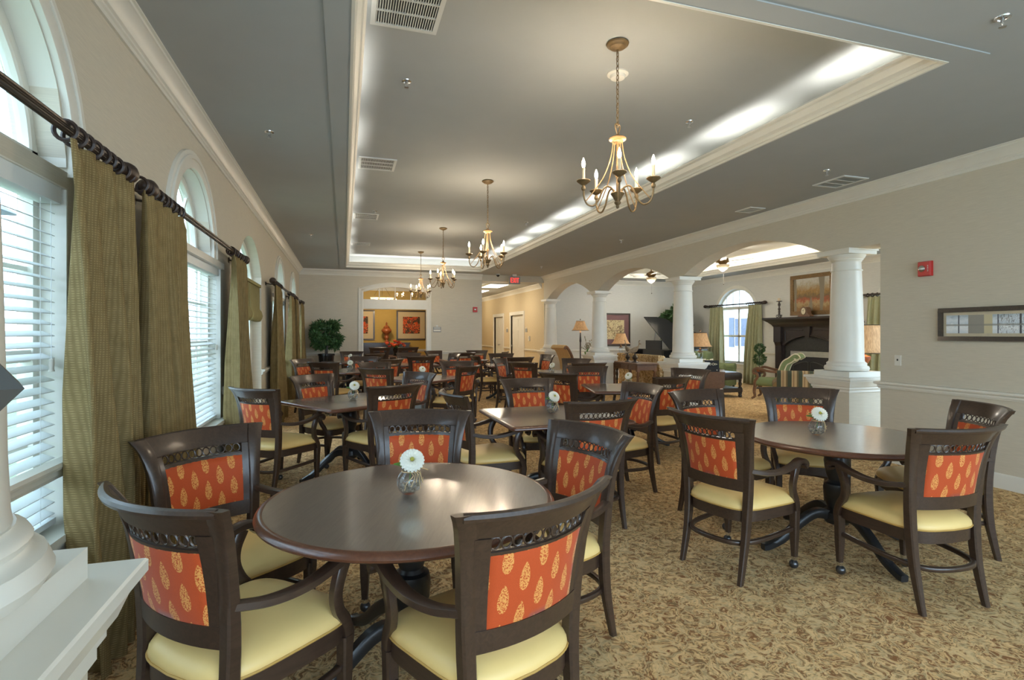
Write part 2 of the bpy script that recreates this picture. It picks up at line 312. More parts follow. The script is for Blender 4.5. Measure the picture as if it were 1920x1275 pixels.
class MB:
    def __init__(s): s.v = []; s.f = []
    def add(s, vs, fs):
        o = len(s.v); s.v += [tuple(v) for v in vs]; s.f += [tuple(i + o for i in f) for f in fs]; return s
    def box(s, x0, x1, y0, y1, z0, z1):
        return s.add([(x0, y0, z0), (x1, y0, z0), (x1, y1, z0), (x0, y1, z0), (x0, y0, z1), (x1, y0, z1), (x1, y1, z1), (x0, y1, z1)],
                     [(0, 3, 2, 1), (4, 5, 6, 7), (0, 1, 5, 4), (1, 2, 6, 5), (2, 3, 7, 6), (3, 0, 4, 7)])
    def cbox(s, c, sx, sy, sz): return s.box(c[0] - sx / 2, c[0] + sx / 2, c[1] - sy / 2, c[1] + sy / 2, c[2] - sz / 2, c[2] + sz / 2)
    def loft(s, rings, caps=True, closed=True):
        n = len(rings[0]); vs = [p for r in rings for p in r]; fs = []
        for i in range(len(rings) - 1):
            for j in range(n if closed else n - 1):
                k = (j + 1) % n; fs.append((i * n + j, i * n + k, (i + 1) * n + k, (i + 1) * n + j))
        if caps: fs.append(tuple(range(n - 1, -1, -1))); fs.append(tuple((len(rings) - 1) * n + j for j in range(n)))
        return s.add(vs, fs)
    def lathe(s, prof, seg=20, c=(0, 0, 0), axis='Z', caps=True):
        rings = []
        for r, z in prof:
            ring = []
            for j in range(seg):
                a = 2 * pi * j / seg; p = (r * cos(a), r * sin(a), z)
                if axis == 'X': p = (z, r * cos(a), r * sin(a))
                if axis == 'Y': p = (r * sin(a), z, r * cos(a))
                ring.append((p[0] + c[0], p[1] + c[1], p[2] + c[2]))
            rings.append(ring)
        return s.loft(rings, caps)
    def tube(s, path, r, seg=8, caps=True, closed=False):
        P = [Vector(p) for p in path]; n = len(P); rings = []; up = None
        for i in range(n):
            if closed: t = P[(i + 1) % n] - P[i - 1]
            else: t = P[min(i + 1, n - 1)] - P[max(i - 1, 0)]
            t.normalize()
            if up is None: up = Vector((0, 0, 1)) if abs(t.z) < .9 else Vector((1, 0, 0))
            a = t.cross(up); a.normalize(); b = a.cross(t); up = b
            rr = r(i / (n - 1)) if callable(r) else r
            rings.append([P[i] + (a * cos(2 * pi * j / seg) + b * sin(2 * pi * j / seg)) * rr for j in range(seg)])
        if closed: rings.append(rings[0]); caps = False
        return s.loft(rings, caps)
    def bar(s, path, side, hs, hn, closed=False, caps=True, sec=None):
        """sweep a rectangular (slightly rounded) section; side = fixed width axis or function(i)"""
        P = [Vector(p) for p in path]; n = len(P); rings = []
        if sec is None: q = .72; sec = [(1, q), (q, 1), (-q, 1), (-1, q), (-1, -q), (-q, -1), (q, -1), (1, -q)]
        for i in range(n):
            t = (P[(i + 1) % n] - P[i - 1]) if closed else (P[min(i + 1, n - 1)] - P[max(i - 1, 0)])
            t.normalize(); sd = Vector(side(i, t) if callable(side) else side); sd = (sd - t * sd.dot(t)); sd.normalize(); nr = t.cross(sd)
            f = i / (n - 1); a = hs(f) if callable(hs) else hs; b = hn(f) if callable(hn) else hn
            rings.append([P[i] + sd * (x * a) + nr * (y * b) for x, y in sec])
        if closed: rings.append(rings[0]); caps = False
        return s.loft(rings, caps)
    def torus(s, c, R_, r, n=16, m=6, axis='Z'):
        pts = []
        for i in range(n):
            a = 2 * pi * i / n; x, y = R_ * cos(a), R_ * sin(a)
            pts.append({'Z': (x, y, 0), 'Y': (x, 0, y), 'X': (0, x, y)}[axis])
        return s.tube([(p[0] + c[0], p[1] + c[1], p[2] + c[2]) for p in pts], r, m, closed=True)
    def sphere(s, c, r, n=12, m=8, sz=1.0):
        return s.lathe([(max(1e-4, r * sin(pi * k / m)), -r * cos(pi * k / m) * sz) for k in range(m + 1)], n, c)
    def prism(s, poly, z0, z1): return s.loft([[(x, y, z0) for x, y in poly], [(x, y, z1) for x, y in poly]])
    def xf(s, mat): s.v = [tuple(mat @ Vector(v)) for v in s.v]; return s
    def merge(s, o): return s.add(o.v, o.f)
    def build(s, name, mat, parent=None, sharp=38, smooth=True, loc=None, rz=None):
        me = bpy.data.meshes.new(name); me.from_pydata(s.v, [], s.f)
        bm = bmesh.new(); bm.from_mesh(me); bmesh.ops.recalc_face_normals(bm, faces=bm.faces); bm.to_mesh(me); bm.free()
        if smooth:
            me.polygons.foreach_set('use_smooth', [True] * len(me.polygons)); me.set_sharp_from_angle(angle=R(sharp))
        me.materials.append(M[mat] if isinstance(mat, str) else mat)
        o = bpy.data.objects.new(name, me); COL.objects.link(o)
        if parent: o.parent = parent
        if loc is not None: o.location = loc
        if rz is not None: o.rotation_euler = (0, 0, rz)
        return o
def tag(o, label, cat, group=None):
    o['label'] = label; o['category'] = cat
    if group: o['group'] = group
    return o
def struct(o): o['kind'] = 'structure'; return o
def thing(name, label, cat, loc=(0, 0, 0), rz=0, group=None):
    o = bpy.data.objects.new(name, None); COL.objects.link(o); o.location = loc; o.rotation_euler = (0, 0, rz); o.empty_display_size = .1
    return tag(o, label, cat, group)
KIDS = {}
def kids(o): return [c for c in o.children]
def dup(o, parent=None):
    c = o.copy(); COL.objects.link(c); c.parent = parent
    for ch in kids(o): dup(ch, c)
    return c
def place(first, used, loc, rz, label, group=None):
    o = dup(first) if used[0] else first
    used[0] = True; o.location = loc; o.rotation_euler = (0, 0, rz); o['label'] = label
    if group: o['group'] = group
    return o

# ================================================================== ROOM SHELL
XL, XR, YB = -1.15, 5.86, 15.35
WT = .18
def wall_mesh(mapf, a0, a1, z1, thick, openings, step=.09):
    """wall in the (a, z) plane with openings; mapf(a, d, z) gives the point, d = depth into the wall"""
    br = {a0, a1}
    for o in openings:
        br |= {o['a0'], o['a1']}
        if o.get('fine'):
            n = max(2, int((o['a1'] - o['a0']) / step))
            br |= {o['a0'] + (o['a1'] - o['a0']) * i / n for i in range(n + 1)}
    br = sorted(b for b in br if a0 - 1e-6 <= b <= a1 + 1e-6); m = MB()
    def q(p): m.add([mapf(*x) for x in p], [tuple(range(len(p)))])
    def f(o, k, a): v = o[k]; return v(a) if callable(v) else v
    for a, b in zip(br, br[1:]):
        if b - a < 1e-5: continue
        mid = (a + b) / 2; act = sorted([o for o in openings if o['a0'] < mid < o['a1']], key=lambda o: f(o, 'lo', mid))
        lo = (0, 0)
        segs = []
        for o in act:
            segs.append((lo, (f(o, 'lo', a), f(o, 'lo', b)))); lo = (f(o, 'hi', a), f(o, 'hi', b))
            for k in ('lo', 'hi'):
                za, zb = f(o, k, a), f(o, k, b)
                if za < 1e-4 and zb < 1e-4: continue
                q([(a, 0, za), (b, 0, zb), (b, thick, zb), (a, thick, za)])
        segs.append((lo, (z1, z1)))
        for l, h in segs:
            if h[0] - l[0] < 1e-4 and h[1] - l[1] < 1e-4: continue
            for d in (0, thick): q([(a, d, l[0]), (b, d, l[1]), (b, d, h[1]), (a, d, h[0])])
    for o in openings:
        for a in (o['a0'], o['a1']):
            la, ha = f(o, 'lo', a), f(o, 'hi', a)
            if ha - la > 1e-3: q([(a, 0, la), (a, 0, ha), (a, thick, ha), (a, thick, la)])
    for a in (a0, a1): q([(a, 0, 0), (a, 0, z1), (a, thick, z1), (a, thick, 0)])
    q([(a0, 0, z1), (a1, 0, z1), (a1, thick, z1), (a0, thick, z1)])
    return m
def arc(c, r, zs, h=None):
    """half-round (or flattened) arch top over centre c"""
    k = 1 if h is None else h / r
    return lambda a: zs + k * sqrt(max(0, r * r - (a - c) ** 2))
def seg_arc(a0, a1, zs, rise):
    c = (a0 + a1) / 2; hw = (a1 - a0) / 2; rr = (hw * hw + rise * rise) / (2 * rise)
    return lambda a: zs + sqrt(max(0, rr * rr - (a - c) ** 2)) - (rr - rise)
SILL, RT = .62, 2.08
# (centre, rectangle half width, arch half width, arch springing, arch height)
WIN = [dict(c=2.10, hw=.70, aw=.70, zs=2.17, ah=.70), dict(c=4.83, hw=1.0, aw=.60, zs=2.15, ah=.60),
       dict(c=10.75, hw=.95, aw=.60, zs=2.15, ah=.60), dict(c=13.42, hw=.95, aw=.60, zs=2.15, ah=.60)]
ops = []
for W_ in WIN:
    ops.append(dict(a0=W_['c'] - W_['hw'], a1=W_['c'] + W_['hw'], lo=SILL, hi=RT))
    ops.append(dict(a0=W_['c'] - W_['aw'], a1=W_['c'] + W_['aw'], lo=W_['zs'] - .02, hi=arc(W_['c'], W_['aw'], W_['zs'], W_['ah']), fine=1))
DC, DW = 7.62, .90
ops.append(dict(a0=DC - DW, a1=DC + DW, lo=0, hi=seg_arc(DC - DW, DC + DW, 2.26, .44), fine=1))
struct(wall_mesh(lambda a, d, z: (XL - d, a, z), -3.4, YB + 3.5, 3.7, WT, ops).build('wall_left', 'wallpaper', smooth=False))
# back wall with the arched doorway to the private dining room; hall opens to the right of it
BDX0, BDX1 = .51, 2.26
ops = [dict(a0=BDX0, a1=BDX1, lo=0, hi=seg_arc(BDX0, BDX1, 2.60, .15), fine=1)]
struct(wall_mesh(lambda a, d, z: (a, YB + d, z), XL, 3.9, 3.7, .16, ops).build('wall_back', 'wallpaper', smooth=False))
struct(MB().box(3.9, XR, YB, YB + .16, 3.0, 3.7).build('wall_header', 'wallpaper', smooth=False))
# right wall: solid part beside the camera, then the arcade
COLY = [5.12, 8.50, 11.90, 15.26]
ARCS = [(COLY[i] + .2, COLY[i + 1] - .2) for i in range(3)]
def arcade_top(y):
    for a0, a1 in ARCS:
        if a0 < y < a1: return seg_arc(a0, a1, 2.48, .36)(y)
    return 2.48
ops = [dict(a0=4.56, a1=COLY[3] + .05, lo=0, hi=arcade_top, fine=1)]
struct(wall_mesh(lambda a, d, z: (XR + d, a, z), -3.4, 15.35, 3.7, .30, ops).build('wall_right', 'wallpaper', smooth=False))
struct(wall_mesh(lambda a, d, z: (XR + d, a, z), 15.351, 26, 3.7, .14,
       [dict(a0=17.30, a1=18.72, lo=0, hi=2.10), dict(a0=19.72, a1=21.0, lo=0, hi=2.10)]).build('wall_hall', 'hallpaper', smooth=False))
m = MB().box(3.76, 3.9, YB + .16, 26, 0, 3.7).box(3.76, 6.0, 26, 26.1, 0, 3.7)
struct(m.build('wall_hall_side', 'hallpaper', smooth=False))
struct(MB().box(3.9, XR, YB + .16, 26, 3.0, 3.06).build('ceiling_hall', 'ceiling', smooth=False))
# floor
struct(MB().box(-1.4, 11.4, -3.4, 26.2, -.1, 0).build('floor', 'carpet', smooth=False))
# lower ceiling with the long coffer, upper ceiling, cove walls
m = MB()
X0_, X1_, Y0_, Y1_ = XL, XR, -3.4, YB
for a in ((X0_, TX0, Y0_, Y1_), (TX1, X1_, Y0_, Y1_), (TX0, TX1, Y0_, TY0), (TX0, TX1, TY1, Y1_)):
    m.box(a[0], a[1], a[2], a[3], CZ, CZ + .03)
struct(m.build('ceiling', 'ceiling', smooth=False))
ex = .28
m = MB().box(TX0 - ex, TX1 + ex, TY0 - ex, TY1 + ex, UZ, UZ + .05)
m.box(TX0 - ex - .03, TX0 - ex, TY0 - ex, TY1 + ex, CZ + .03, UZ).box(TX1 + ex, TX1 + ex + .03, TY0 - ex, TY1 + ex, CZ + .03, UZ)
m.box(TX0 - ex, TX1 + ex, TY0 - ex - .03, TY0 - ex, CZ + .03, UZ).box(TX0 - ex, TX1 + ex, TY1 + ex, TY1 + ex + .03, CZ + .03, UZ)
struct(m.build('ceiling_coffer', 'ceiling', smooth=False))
# flat band around the coffer
bw = .155; m = MB()
m.box(TX0 - bw, TX0, TY0 - bw, TY1 + bw, CZ - .008, CZ + .001).box(TX1, TX1 + bw, TY0 - bw, TY1 + bw, CZ - .008, CZ + .001)
m.box(TX0, TX1, TY0 - bw, TY0, CZ - .008, CZ + .001).box(TX0, TX1, TY1, TY1 + bw, CZ - .008, CZ + .001)
struct(m.build('trim_1', 'ceiling', smooth=False))
def sweep_h(path, prof, closed=False, inside=1):
    """horizontal moulding: path of (x, y); prof of (off, z) with off to the left of the travel direction * inside"""
    P = [Vector((p[0], p[1])) for p in path]; n = len(P); m = MB(); rings = []
    for i in range(n):
        def dirn(a, b): d = P[b] - P[a]; d.normalize(); return Vector((-d.y, d.x)) * inside
        if closed: n0 = dirn((i - 1) % n, i); n1 = dirn(i, (i + 1) % n)
        else:
            n0 = dirn(i - 1, i) if i else dirn(0, 1); n1 = dirn(i, i + 1) if i < n - 1 else n0
        b = n0 + n1; b.normalize(); k = 1 / max(.3, b.dot(n0))
        rings.append([(P[i].x + b.x * k * o, P[i].y + b.y * k * o, z) for o, z in prof])
    if closed: rings.append(rings[0])
    return m.loft(rings, caps=not closed)
# crown of the coffer opening
pr = [(.03, CZ + LIP + .012), (-.075, CZ + LIP + .012), (-.075, CZ + LIP - .01), (-.06, CZ + LIP - .02), (-.045, CZ + .055), (-.02, CZ + .035), (-.018, CZ + .012), (-.006, CZ + .008), (-.006, CZ - .012), (.012, CZ - .012), (.012, CZ + .03)]
pr = [(-o if False else o, z) for o, z in pr]
struct(sweep_h([(TX0, TY0), (TX1, TY0), (TX1, TY1), (TX0, TY1)], [(-o, z) for o, z in pr], True).build('trim_2', 'white', sharp=25))
# wall crown moulding
cp = [(0, CZ - .155), (.014, CZ - .155), (.014, CZ - .13), (.024, CZ - .122), (.024, CZ - .108), (.036, CZ - .10), (.05, CZ - .07), (.085, CZ - .035), (.098, CZ - .03), (.098, CZ - .012), (.112, CZ - .010), (.112, CZ), (0, CZ)]
struct(sweep_h([(3.9, YB), (XL, YB), (XL, -3.4)], cp).build('trim_3', 'white', sharp=25))
struct(sweep_h([(XR, -3.4), (XR, YB - .001)], cp).build('trim_4', 'white', sharp=25))
# chair rails and baseboards
rp = [(0, .845), (.012, .845), (.016, .858), (.022, .862), (.022, .885), (.045, .893), (.05, .905), (.046, .92), (0, .925)]
bp = [(0, 0), (.016, 0), (.016, .115), (.010, .135), (0, .14)]
k = 2
def rails(path, names, mat='white'):
    for nm, pf in names: struct(sweep_h(path, pf).build(nm, mat, sharp=25))
rails([(XR, -3.4), (XR, 4.56), (XR + .3, 4.56)], [('trim_5', [(o, z - .02) for o, z in rp]), ('baseboard_right', bp)])
rails([(3.9, YB), (BDX1 + .13, YB)], [('trim_6', rp), ('baseboard_back', bp)])
rails([(BDX0 - .13, YB), (XL, YB), (XL, DC + DW)], [('trim_7', rp), ('baseboard_left', bp)])
rails([(XL, DC - DW), (XL, 5.9)], [('trim_8', rp), ('baseboard_left_2', bp)])
rails([(XL, 3.75), (XL, -3.4)], [('trim_9', rp), ('baseboard_left_3', bp)])
rails([(XR, 15.36), (XR, 17.17)], [('trim_10', rp), ('baseboard_hall', bp)])
rails([(XR, 18.85), (XR, 19.59)], [('trim_11', rp), ('baseboard_hall_2', bp)])
rails([(XR, 21.13), (XR, 26)], [('trim_12', rp), ('baseboard_hall_3', bp)])
# hall crown
struct(sweep_h([(XR, 15.52), (XR, 26)], [(o, z - CZ + 3.0) for o, z in cp]).build('trim_13', 'white', sharp=25))
# behind the camera: unseen glazed front, added to let in flat fill daylight
m = MB()
for x in (-1.15, .58, 2.32, 4.06, 5.8): m.box(x - .04, x + .04, -3.3, -3.2, 0, 3.1)
m.box(-1.15, 5.86, -3.3, -3.2, 0, .1).box(-1.15, 5.86, -3.3, -3.2, 2.98, 3.19).box(-1.15, 5.86, -3.3, -3.2, 2.1, 2.16)
struct(m.build('window_7', 'white', smooth=False))

# ------------------------------------------------------------------ windows of the left wall
def frame_rect(m, x, y0, y1, z0, z1, t, d=.05):
    m.box(x - d, x, y0, y1, z0, z0 + t).box(x - d, x, y0, y1, z1 - t, z1).box(x - d, x, y0, y0 + t, z0 + t, z1 - t).box(x - d, x, y1 - t, y1, z0 + t, z1 - t); return m
def arch_pts(c, r, zs, h, n=24, y0=None): return [(c + r * cos(a), zs + h * sin(a)) for a in [pi * i / n for i in range(n + 1)]]
def window(idx, W_):
    c, hw, aw, zs, ah = (W_[k] for k in ('c', 'hw', 'aw', 'zs', 'ah')); x = XL - .10
    m = frame_rect(MB(), x, c - hw, c + hw, SILL, RT, .05)
    m.box(x - .05, x - .005, c - .03, c + .03, SILL + .05, RT - .05)
    for sy in (-1, 1):
        a, b = (c - hw + .05, c - .03) if sy < 0 else (c + .03, c + hw - .05)
        m.box(x - .045, x - .008, a, b, 1.33, 1.38)
        for j in (1, 2): m.box(x - .035, x - .02, a + (b - a) * j / 3 - .009, a + (b - a) * j / 3 + .009, SILL + .05, RT - .05)
        for z in (.97, 1.72): m.box(x - .035, x - .02, a, b, z - .009, z + .009)
    P = [(x - .025, y, z) for y, z in arch_pts(c, aw - .03, zs, ah - .03)]
    m.bar(P, (1, 0, 0), .025, .03); m.box(x - .05, x, c - aw, c + aw, zs - .02, zs + .05)
    for a in (55, 90, 125): m.bar([(x - .025, c, zs + .04), (x - .025, c + (aw - .04) * cos(R(a)), zs + (ah - .04) * sin(R(a)))], (1, 0, 0), .01, .01)
    m.bar([(x - .025, c + .5 * aw * cos(t), zs + .5 * ah * sin(t)) for t in [pi * i / 14 for i in range(15)]], (1, 0, 0), .01, .01)
    f = struct(m.build('window_%d' % idx, 'white', sharp=30))
    g = MB().box(x - .03, x - .027, c - hw, c + hw, SILL, RT)
    g.loft([[(xx, y, z) for y, z in arch_pts(c, aw, zs, ah)] for xx in (x - .03, x - .027)])
    g.build('glass_pane', 'pane', f, smooth=False)
    cs = MB()  # casing of the arch, head board, sill
    for off, wd, th in ((.04, .04, .030), (.085, .016, .040), (.112, .022, .024)):
        P = [(XL + th / 2, y, z) for y, z in [(c + aw + off, RT + .05)] + arch_pts(c, aw + off, zs, ah + off) + [(c - aw - off, RT + .05)]]
        cs.bar(P, (1, 0, 0), th / 2, wd, sec=[(1, .8), (.8, 1), (-1, 1), (-1, -1), (.8, -1), (1, -.8)])
    if hw > aw + .05: cs.box(XL - .09, XL + .028, c - hw - .02, c + hw + .02, RT - .005, RT + .05)
    cs.box(XL - .09, XL + .055, c - hw - .06, c + hw + .06, SILL - .03, SILL + .002).box(XL, XL + .022, c - hw - .03, c + hw + .03, SILL - .10, SILL - .03)
    for i in range(4): cs.box(XL, XL + .026 + .005 * i, c - hw - .04, c + hw + .04, SILL - .05 + .005 * i - .012, SILL - .05 + .005 * i)
    cs.build('window_casing', 'white', f, sharp=25)
    j = MB().box(XL - .10, XL - .001, c - hw, c - hw + .006, SILL, RT).box(XL - .10, XL - .001, c + hw - .006, c + hw, SILL, RT).box(XL - .10, XL - .001, c - hw, c + hw, RT - .006, RT)
    j.loft([[(XL - .10, y, z), (XL - .001, y, z), (XL - .001, c + (y - c) * .99, zs + (z - zs) * .99), (XL - .10, c + (y - c) * .99, zs + (z - zs) * .99)] for y, z in arch_pts(c, aw - .001, zs, ah - .001)])
    j.build('jamb_liner', 'white', f, sharp=30)
    return f
def blind(W_, label, tilt=12):
    c, hw = W_['c'], W_['hw'] - .03
    t = thing('window_blind', label, 'blind', (XL - .055, c, 0), 0, 'white window blinds')
    MB().box(-.035, .045, -hw, hw, RT - .075, RT - .004).build('headrail', 'slat', t, smooth=False)
    m = MB(); n = 31; z = RT - .11
    while z > SILL + .05:
        a = R(tilt); dx, dz = .024 * cos(a), .024 * sin(a)
        m.add([(-dx, -hw, z + dz), (dx, -hw, z - dz), (dx, hw, z - dz), (-dx, hw, z + dz), (-dx, -hw, z + dz + .003), (dx, -hw, z - dz + .003), (dx, hw, z - dz + .003), (-dx, hw, z + dz + .003)],
              [(0, 3, 2, 1), (4, 5, 6, 7), (0, 1, 5, 4), (1, 2, 6, 5), (2, 3, 7, 6), (3, 0, 4, 7)]); z -= .0475
    m.build('slats', 'slat', t, smooth=False)
    for y in (-hw + .12, 0, hw - .12): MB().box(.0245, .026, y - .001, y + .001, SILL + .05, RT - .05).build('ladder_cord', 'slat', t, smooth=False)
    MB().box(-.026, .026, -hw, hw, SILL + .018, SILL + .042).build('bottom_rail', 'slat', t, smooth=False)
    cz = 1.30; y = hw - .05
    p = MB().tube([(.03, y, RT - .05), (.032, y, cz + .04)], .0015, 5); p.build('pull_cord', 'slat', t)
    MB().lathe([(.004, cz + .045), (.010, cz + .04), (.011, cz + .02), (.009, cz), (.012, cz - .01), (.002, cz - .012)], 10, (.032, y, 0)).build('cord_tassel', 'white', t)
    return t
for i, W_ in enumerate(WIN): window(i + 1, W_)
blind(WIN[0], 'white slatted blind in the nearest tall window, partly behind the white column', 24)
blind(WIN[1], 'white slatted blind in second window, between the big olive curtain and the French door', 20)
blind(WIN[2], 'white slatted blind in the window just beyond the French door', 14)
blind(WIN[3], 'white slatted blind in the farthest left window by the potted ficus', 14)
# French door in its plain arched recess
x = XL - .12
m = MB(); m.bar([(x - .03, y, z) for y, z in [(DC + DW - .03, 0), (DC + DW - .03, 2.25)] + [(a, seg_arc(DC - DW, DC + DW, 2.26, .44)(a) - .03) for a in [DC + (DW - .04) * cos(pi * i / 16) for i in range(17)]] + [(DC - DW + .03, 2.25), (DC - DW + .03, 0)]], (1, 0, 0), .03, .035)
m.box(x - .06, x, DC - DW, DC + DW, 2.08, 2.17)
fd = struct(m.build('door_1', 'white', sharp=30))
MB().box(x - .032, x - .029, DC - DW + .05, DC + DW - .05, 2.15, 2.66).build('transom_pane', 'pane', fd, smooth=False)
for sgn in (-1, 1):
    a, b = (DC - DW + .06, DC - .005) if sgn < 0 else (DC + .005, DC + DW - .06)
    m = frame_rect(MB(), x - .005, a, b, .01, 2.07, .11, .045); m.box(x - .05, x - .005, a + .11, b - .11, .12, .30)
    for z in (.65, 1.0, 1.36, 1.72): m.box(x - .04, x - .015, a + .11, b - .11, z - .011, z + .011)
    m.box(x - .04, x - .015, (a + b) / 2 - .011, (a + b) / 2 + .011, .3, 1.97)
    lf = m.build('door_leaf', 'white', fd, smooth=False)
    MB().box(x - .029, x - .026, a + .1, b - .1, .3, 1.98).build('glass_pane', 'pane', lf, smooth=False)
    y = DC + sgn * .07 if sgn > 0 else b - .055
    MB().tube(cr([(x, y, .88), (x + .055, y, .90), (x + .06, y, 1.02), (x + .055, y, 1.14), (x, y, 1.16)], 5), .011, 8).build('pull_handle', 'steel', lf)
# roman shade over the door
t = thing('roman_shade', 'olive folded roman shade hanging over the French door', 'shade', (XL - .02, DC, 0))
for sgn in (-1, 1):
    a, b = (-DW + .03, -.015) if sgn < 0 else (.015, DW - .03)
    rings = []
    for z, o in ((2.12, .0), (1.80, .004), (1.76, .03), (1.70, .045), (1.66, .035), (1.62, .01)):
        rings.append([(o, y, z - .012 * sin(pi * (y - a) / (b - a))) for y in [a + (b - a) * i / 8 for i in range(9)]])
    m = MB().loft(rings, caps=False, closed=False); o = m.build('shade_panel', 'shade_fab', t)
    md = o.modifiers.new('thick', 'SOLIDIFY'); md.thickness = .012
MB().box(-.02, .02, -DW + .02, DW - .02, 2.11, 2.15).build('headboard', 'shade_fab', t, smooth=False)

# ------------------------------------------------------------------ curtains and rods of the left wall
RODX, RODZ = XL + .125, 2.245
def finial(m, y, sg):
    m.lathe([(.026, 0), (.034, sg * .012), (.026, sg * .03), (.03, sg * .045), (.046, sg * .08), (.05, sg * .115), (.042, sg * .15), (.026, sg * .175), (.01, sg * .186), (.001, sg * .188)], 18, (RODX, y, RODZ), 'Y')
def rod(y0, y1, label, brackets):
    t = thing('curtain_rod', label, 'curtain rod', (0, 0, 0), 0, 'bronze curtain rods on the window wall')
    m = MB(); rr = []
    for y in (y0, y1): rr.append([(RODX + (.021 - .0025 * (j % 2)) * cos(2 * pi * j / 32), y, RODZ + (.021 - .0025 * (j % 2)) * sin(2 * pi * j / 32)) for j in range(32)])
    m.loft(rr); m.build('pole', 'rod', t)
    for y, sg in ((y0, -1), (y1, 1)): f = MB(); finial(f, y, sg); f.build('finial', 'rodfin', t)
    for y in brackets:
        b = MB().lathe([(.03, 0), (.03, .008), (.012, .014)], 12, (XL, y, RODZ - .03), 'X').tube([(XL + .01, y, RODZ - .03), (XL + .08, y, RODZ - .04), (RODX, y, RODZ - .028)], .008, 8)
        b.bar([(RODX + .028 * cos(a), y, RODZ + .028 * sin(a)) for a in [pi + pi * i / 8 for i in range(9)]], (0, 1, 0), .01, .004); b.build('bracket', 'rod', t)
    return t
def curtain(y0, y1, label, nring=8, bot=None, ph=0., zb=.02, folds=5):
    b0, b1 = bot or (y0, y1); t = thing('curtain', label, 'curtain', (0, 0, 0), 0, 'olive curtain panels on the window wall')
    n = 120; rings = []
    for z in (RODZ - .045, RODZ - .06, RODZ - .12, RODZ - .16, RODZ - .22, 1.7, 1.2, .7, .3, zb):
        f = (RODZ - .05 - z) / (RODZ - .05); k = min(1, max(0, f * 1.6)); ring = []
        for i in range(n + 1):
            u = i / n; y = (y0 + (y1 - y0) * u) * (1 - f) + (b0 + (b1 - b0) * u) * f
            am = .02 + .055 * k
            if f < .1: am *= .8
            x = am * sin(2 * pi * folds * u + ph) + .22 * am * sin(2 * pi * folds * 2.3 * u + 1.3 * ph + f * 2) + .012 * k * sin(9 * u + 7 * f)
            if .03 < f < .11: x += .014 * abs(sin(2 * pi * folds * u * 1.5 + ph)) ** 6
            ring.append((RODX + .012 + x, y + .008 * sin(5 * f + 12 * u), z))
        rings.append(ring)
    o = MB().loft(rings, caps=False, closed=False).build('curtain_panel', 'curtain', t, sharp=80)
    md = o.modifiers.new('thick', 'SOLIDIFY'); md.thickness = .006
    r0 = None
    for i in range(nring):
        y = y0 + .02 + (y1 - y0 - .04) * i / (nring - 1)
        if r0 is None: r0 = MB().torus((0, 0, 0), .038, .0085, 20, 6, 'Y').build('curtain_ring', 'rodfin', t); r = r0
        else: r = r0.copy(); COL.objects.link(r); r.parent = t
        r.location = (RODX, y, RODZ - .012); r.rotation_euler = (0, 0, R(8 * sin(i * 2.1)))
rod(.9, 2.98, 'fluted bronze rod across the nearest window', (1.2, 2.95))
rod(3.50, 6.28, 'fluted bronze rod across the second window', (3.56, 6.2))
rod(8.88, 11.98, 'bronze rod across the window beyond the French door', (8.95, 11.9))
rod(12.36, 14.80, 'bronze rod across the farthest window on the left', (12.4, 14.75))
curtain(2.46, 3.10, 'widest olive curtain in front, right of the nearest window', 9, (2.62, 3.16), .6, .02, 4)
curtain(3.24, 3.96, 'darker olive curtain behind the front one, left side of second window', 9, (3.20, 3.98), 2.0, .02, 5)
curtain(5.62, 6.30, 'olive curtain between the second window and the French door', 8, (5.66, 6.42), 1.2, .02, 5)
curtain(8.95, 9.75, 'olive curtain on the left of the window beyond the French door', 7, (8.95, 10.05), .3, .02, 5)
curtain(11.35, 11.95, 'olive curtain on the right of the window beyond the French door', 7, (11.2, 11.95), 1.9, .02, 4)
curtain(12.42, 12.95, 'olive curtain on the near side of the farthest window', 6, (12.4, 12.95), .9, .02, 4)
curtain(14.2, 14.78, 'olive curtain on the far side of the farthest window beside the ficus', 6, (14.15, 14.9), 2.6, .02, 4)

# ================================================================== COLUMNS
def column(x, y, label, group='white arcade columns on pedestals', top=2.48, k=1.0, zo=0.0):
    t = thing('column', label, 'column', (x, y, zo), 0, group)
    MB().box(-.25, .25, -.25, .25, -zo, .80).build('pedestal', 'wallpaper', t, smooth=False)
    MB().loft([[(sx * o, sy * o, z) for sx, sy in ((-1, -1), (1, -1), (1, 1), (-1, 1))] for o, z in ((.262, .74), (.262, .765), (.275, .78), (.275, .80), (.29, .812), (.305, .85), (.315, .87), (.315, .885), (.335, .89), (.335, .915), (.33, .92))]).build('pedestal_cap', 'white', t, sharp=20)
    MB().box(-.262, .262, -.262, .262, -zo, .12).build('pedestal_base', 'white', t, smooth=False)
    MB().box(-.25, .25, -.25, .25, .92, .985).build('plinth', 'white', t, smooth=False)
    MB().lathe([(r * k, z) for r, z in ((.19, .985), (.235, .99), (.248, 1.015), (.238, 1.045), (.222, 1.05), (.216, 1.062), (.221, 1.075), (.214, 1.088), (.205, 1.092), (.2, 1.10))], 40).build('column_base', 'white', t, sharp=50)
    h = top - 1.10
    MB().lathe([(r * k, z) for r, z in [(.196, 1.098), (.193, 1.12)] + [(.19 - .032 * (j / 12) ** 1.6, 1.12 + (h - .17) * j / 12) for j in range(1, 13)] + [(.158, top - .14)]], 40).build('shaft', 'white', t, sharp=60)
    c = MB().lathe([(.158, top - .26), (.172, top - .258), (.175, top - .25), (.172, top - .242), (.158, top - .24)], 40).lathe([(.158, top - .145), (.163, top - .14), (.17, top - .125), (.178, top - .12), (.178, top - .11), (.186, top - .105), (.205, top - .075), (.21, top - .06)], 40)
    c.box(-.225, .225, -.225, .225, top - .06, top - .018).box(-.24, .24, -.24, .24, top - .018, top); c.build('capital', 'white', t, sharp=30)
    return t
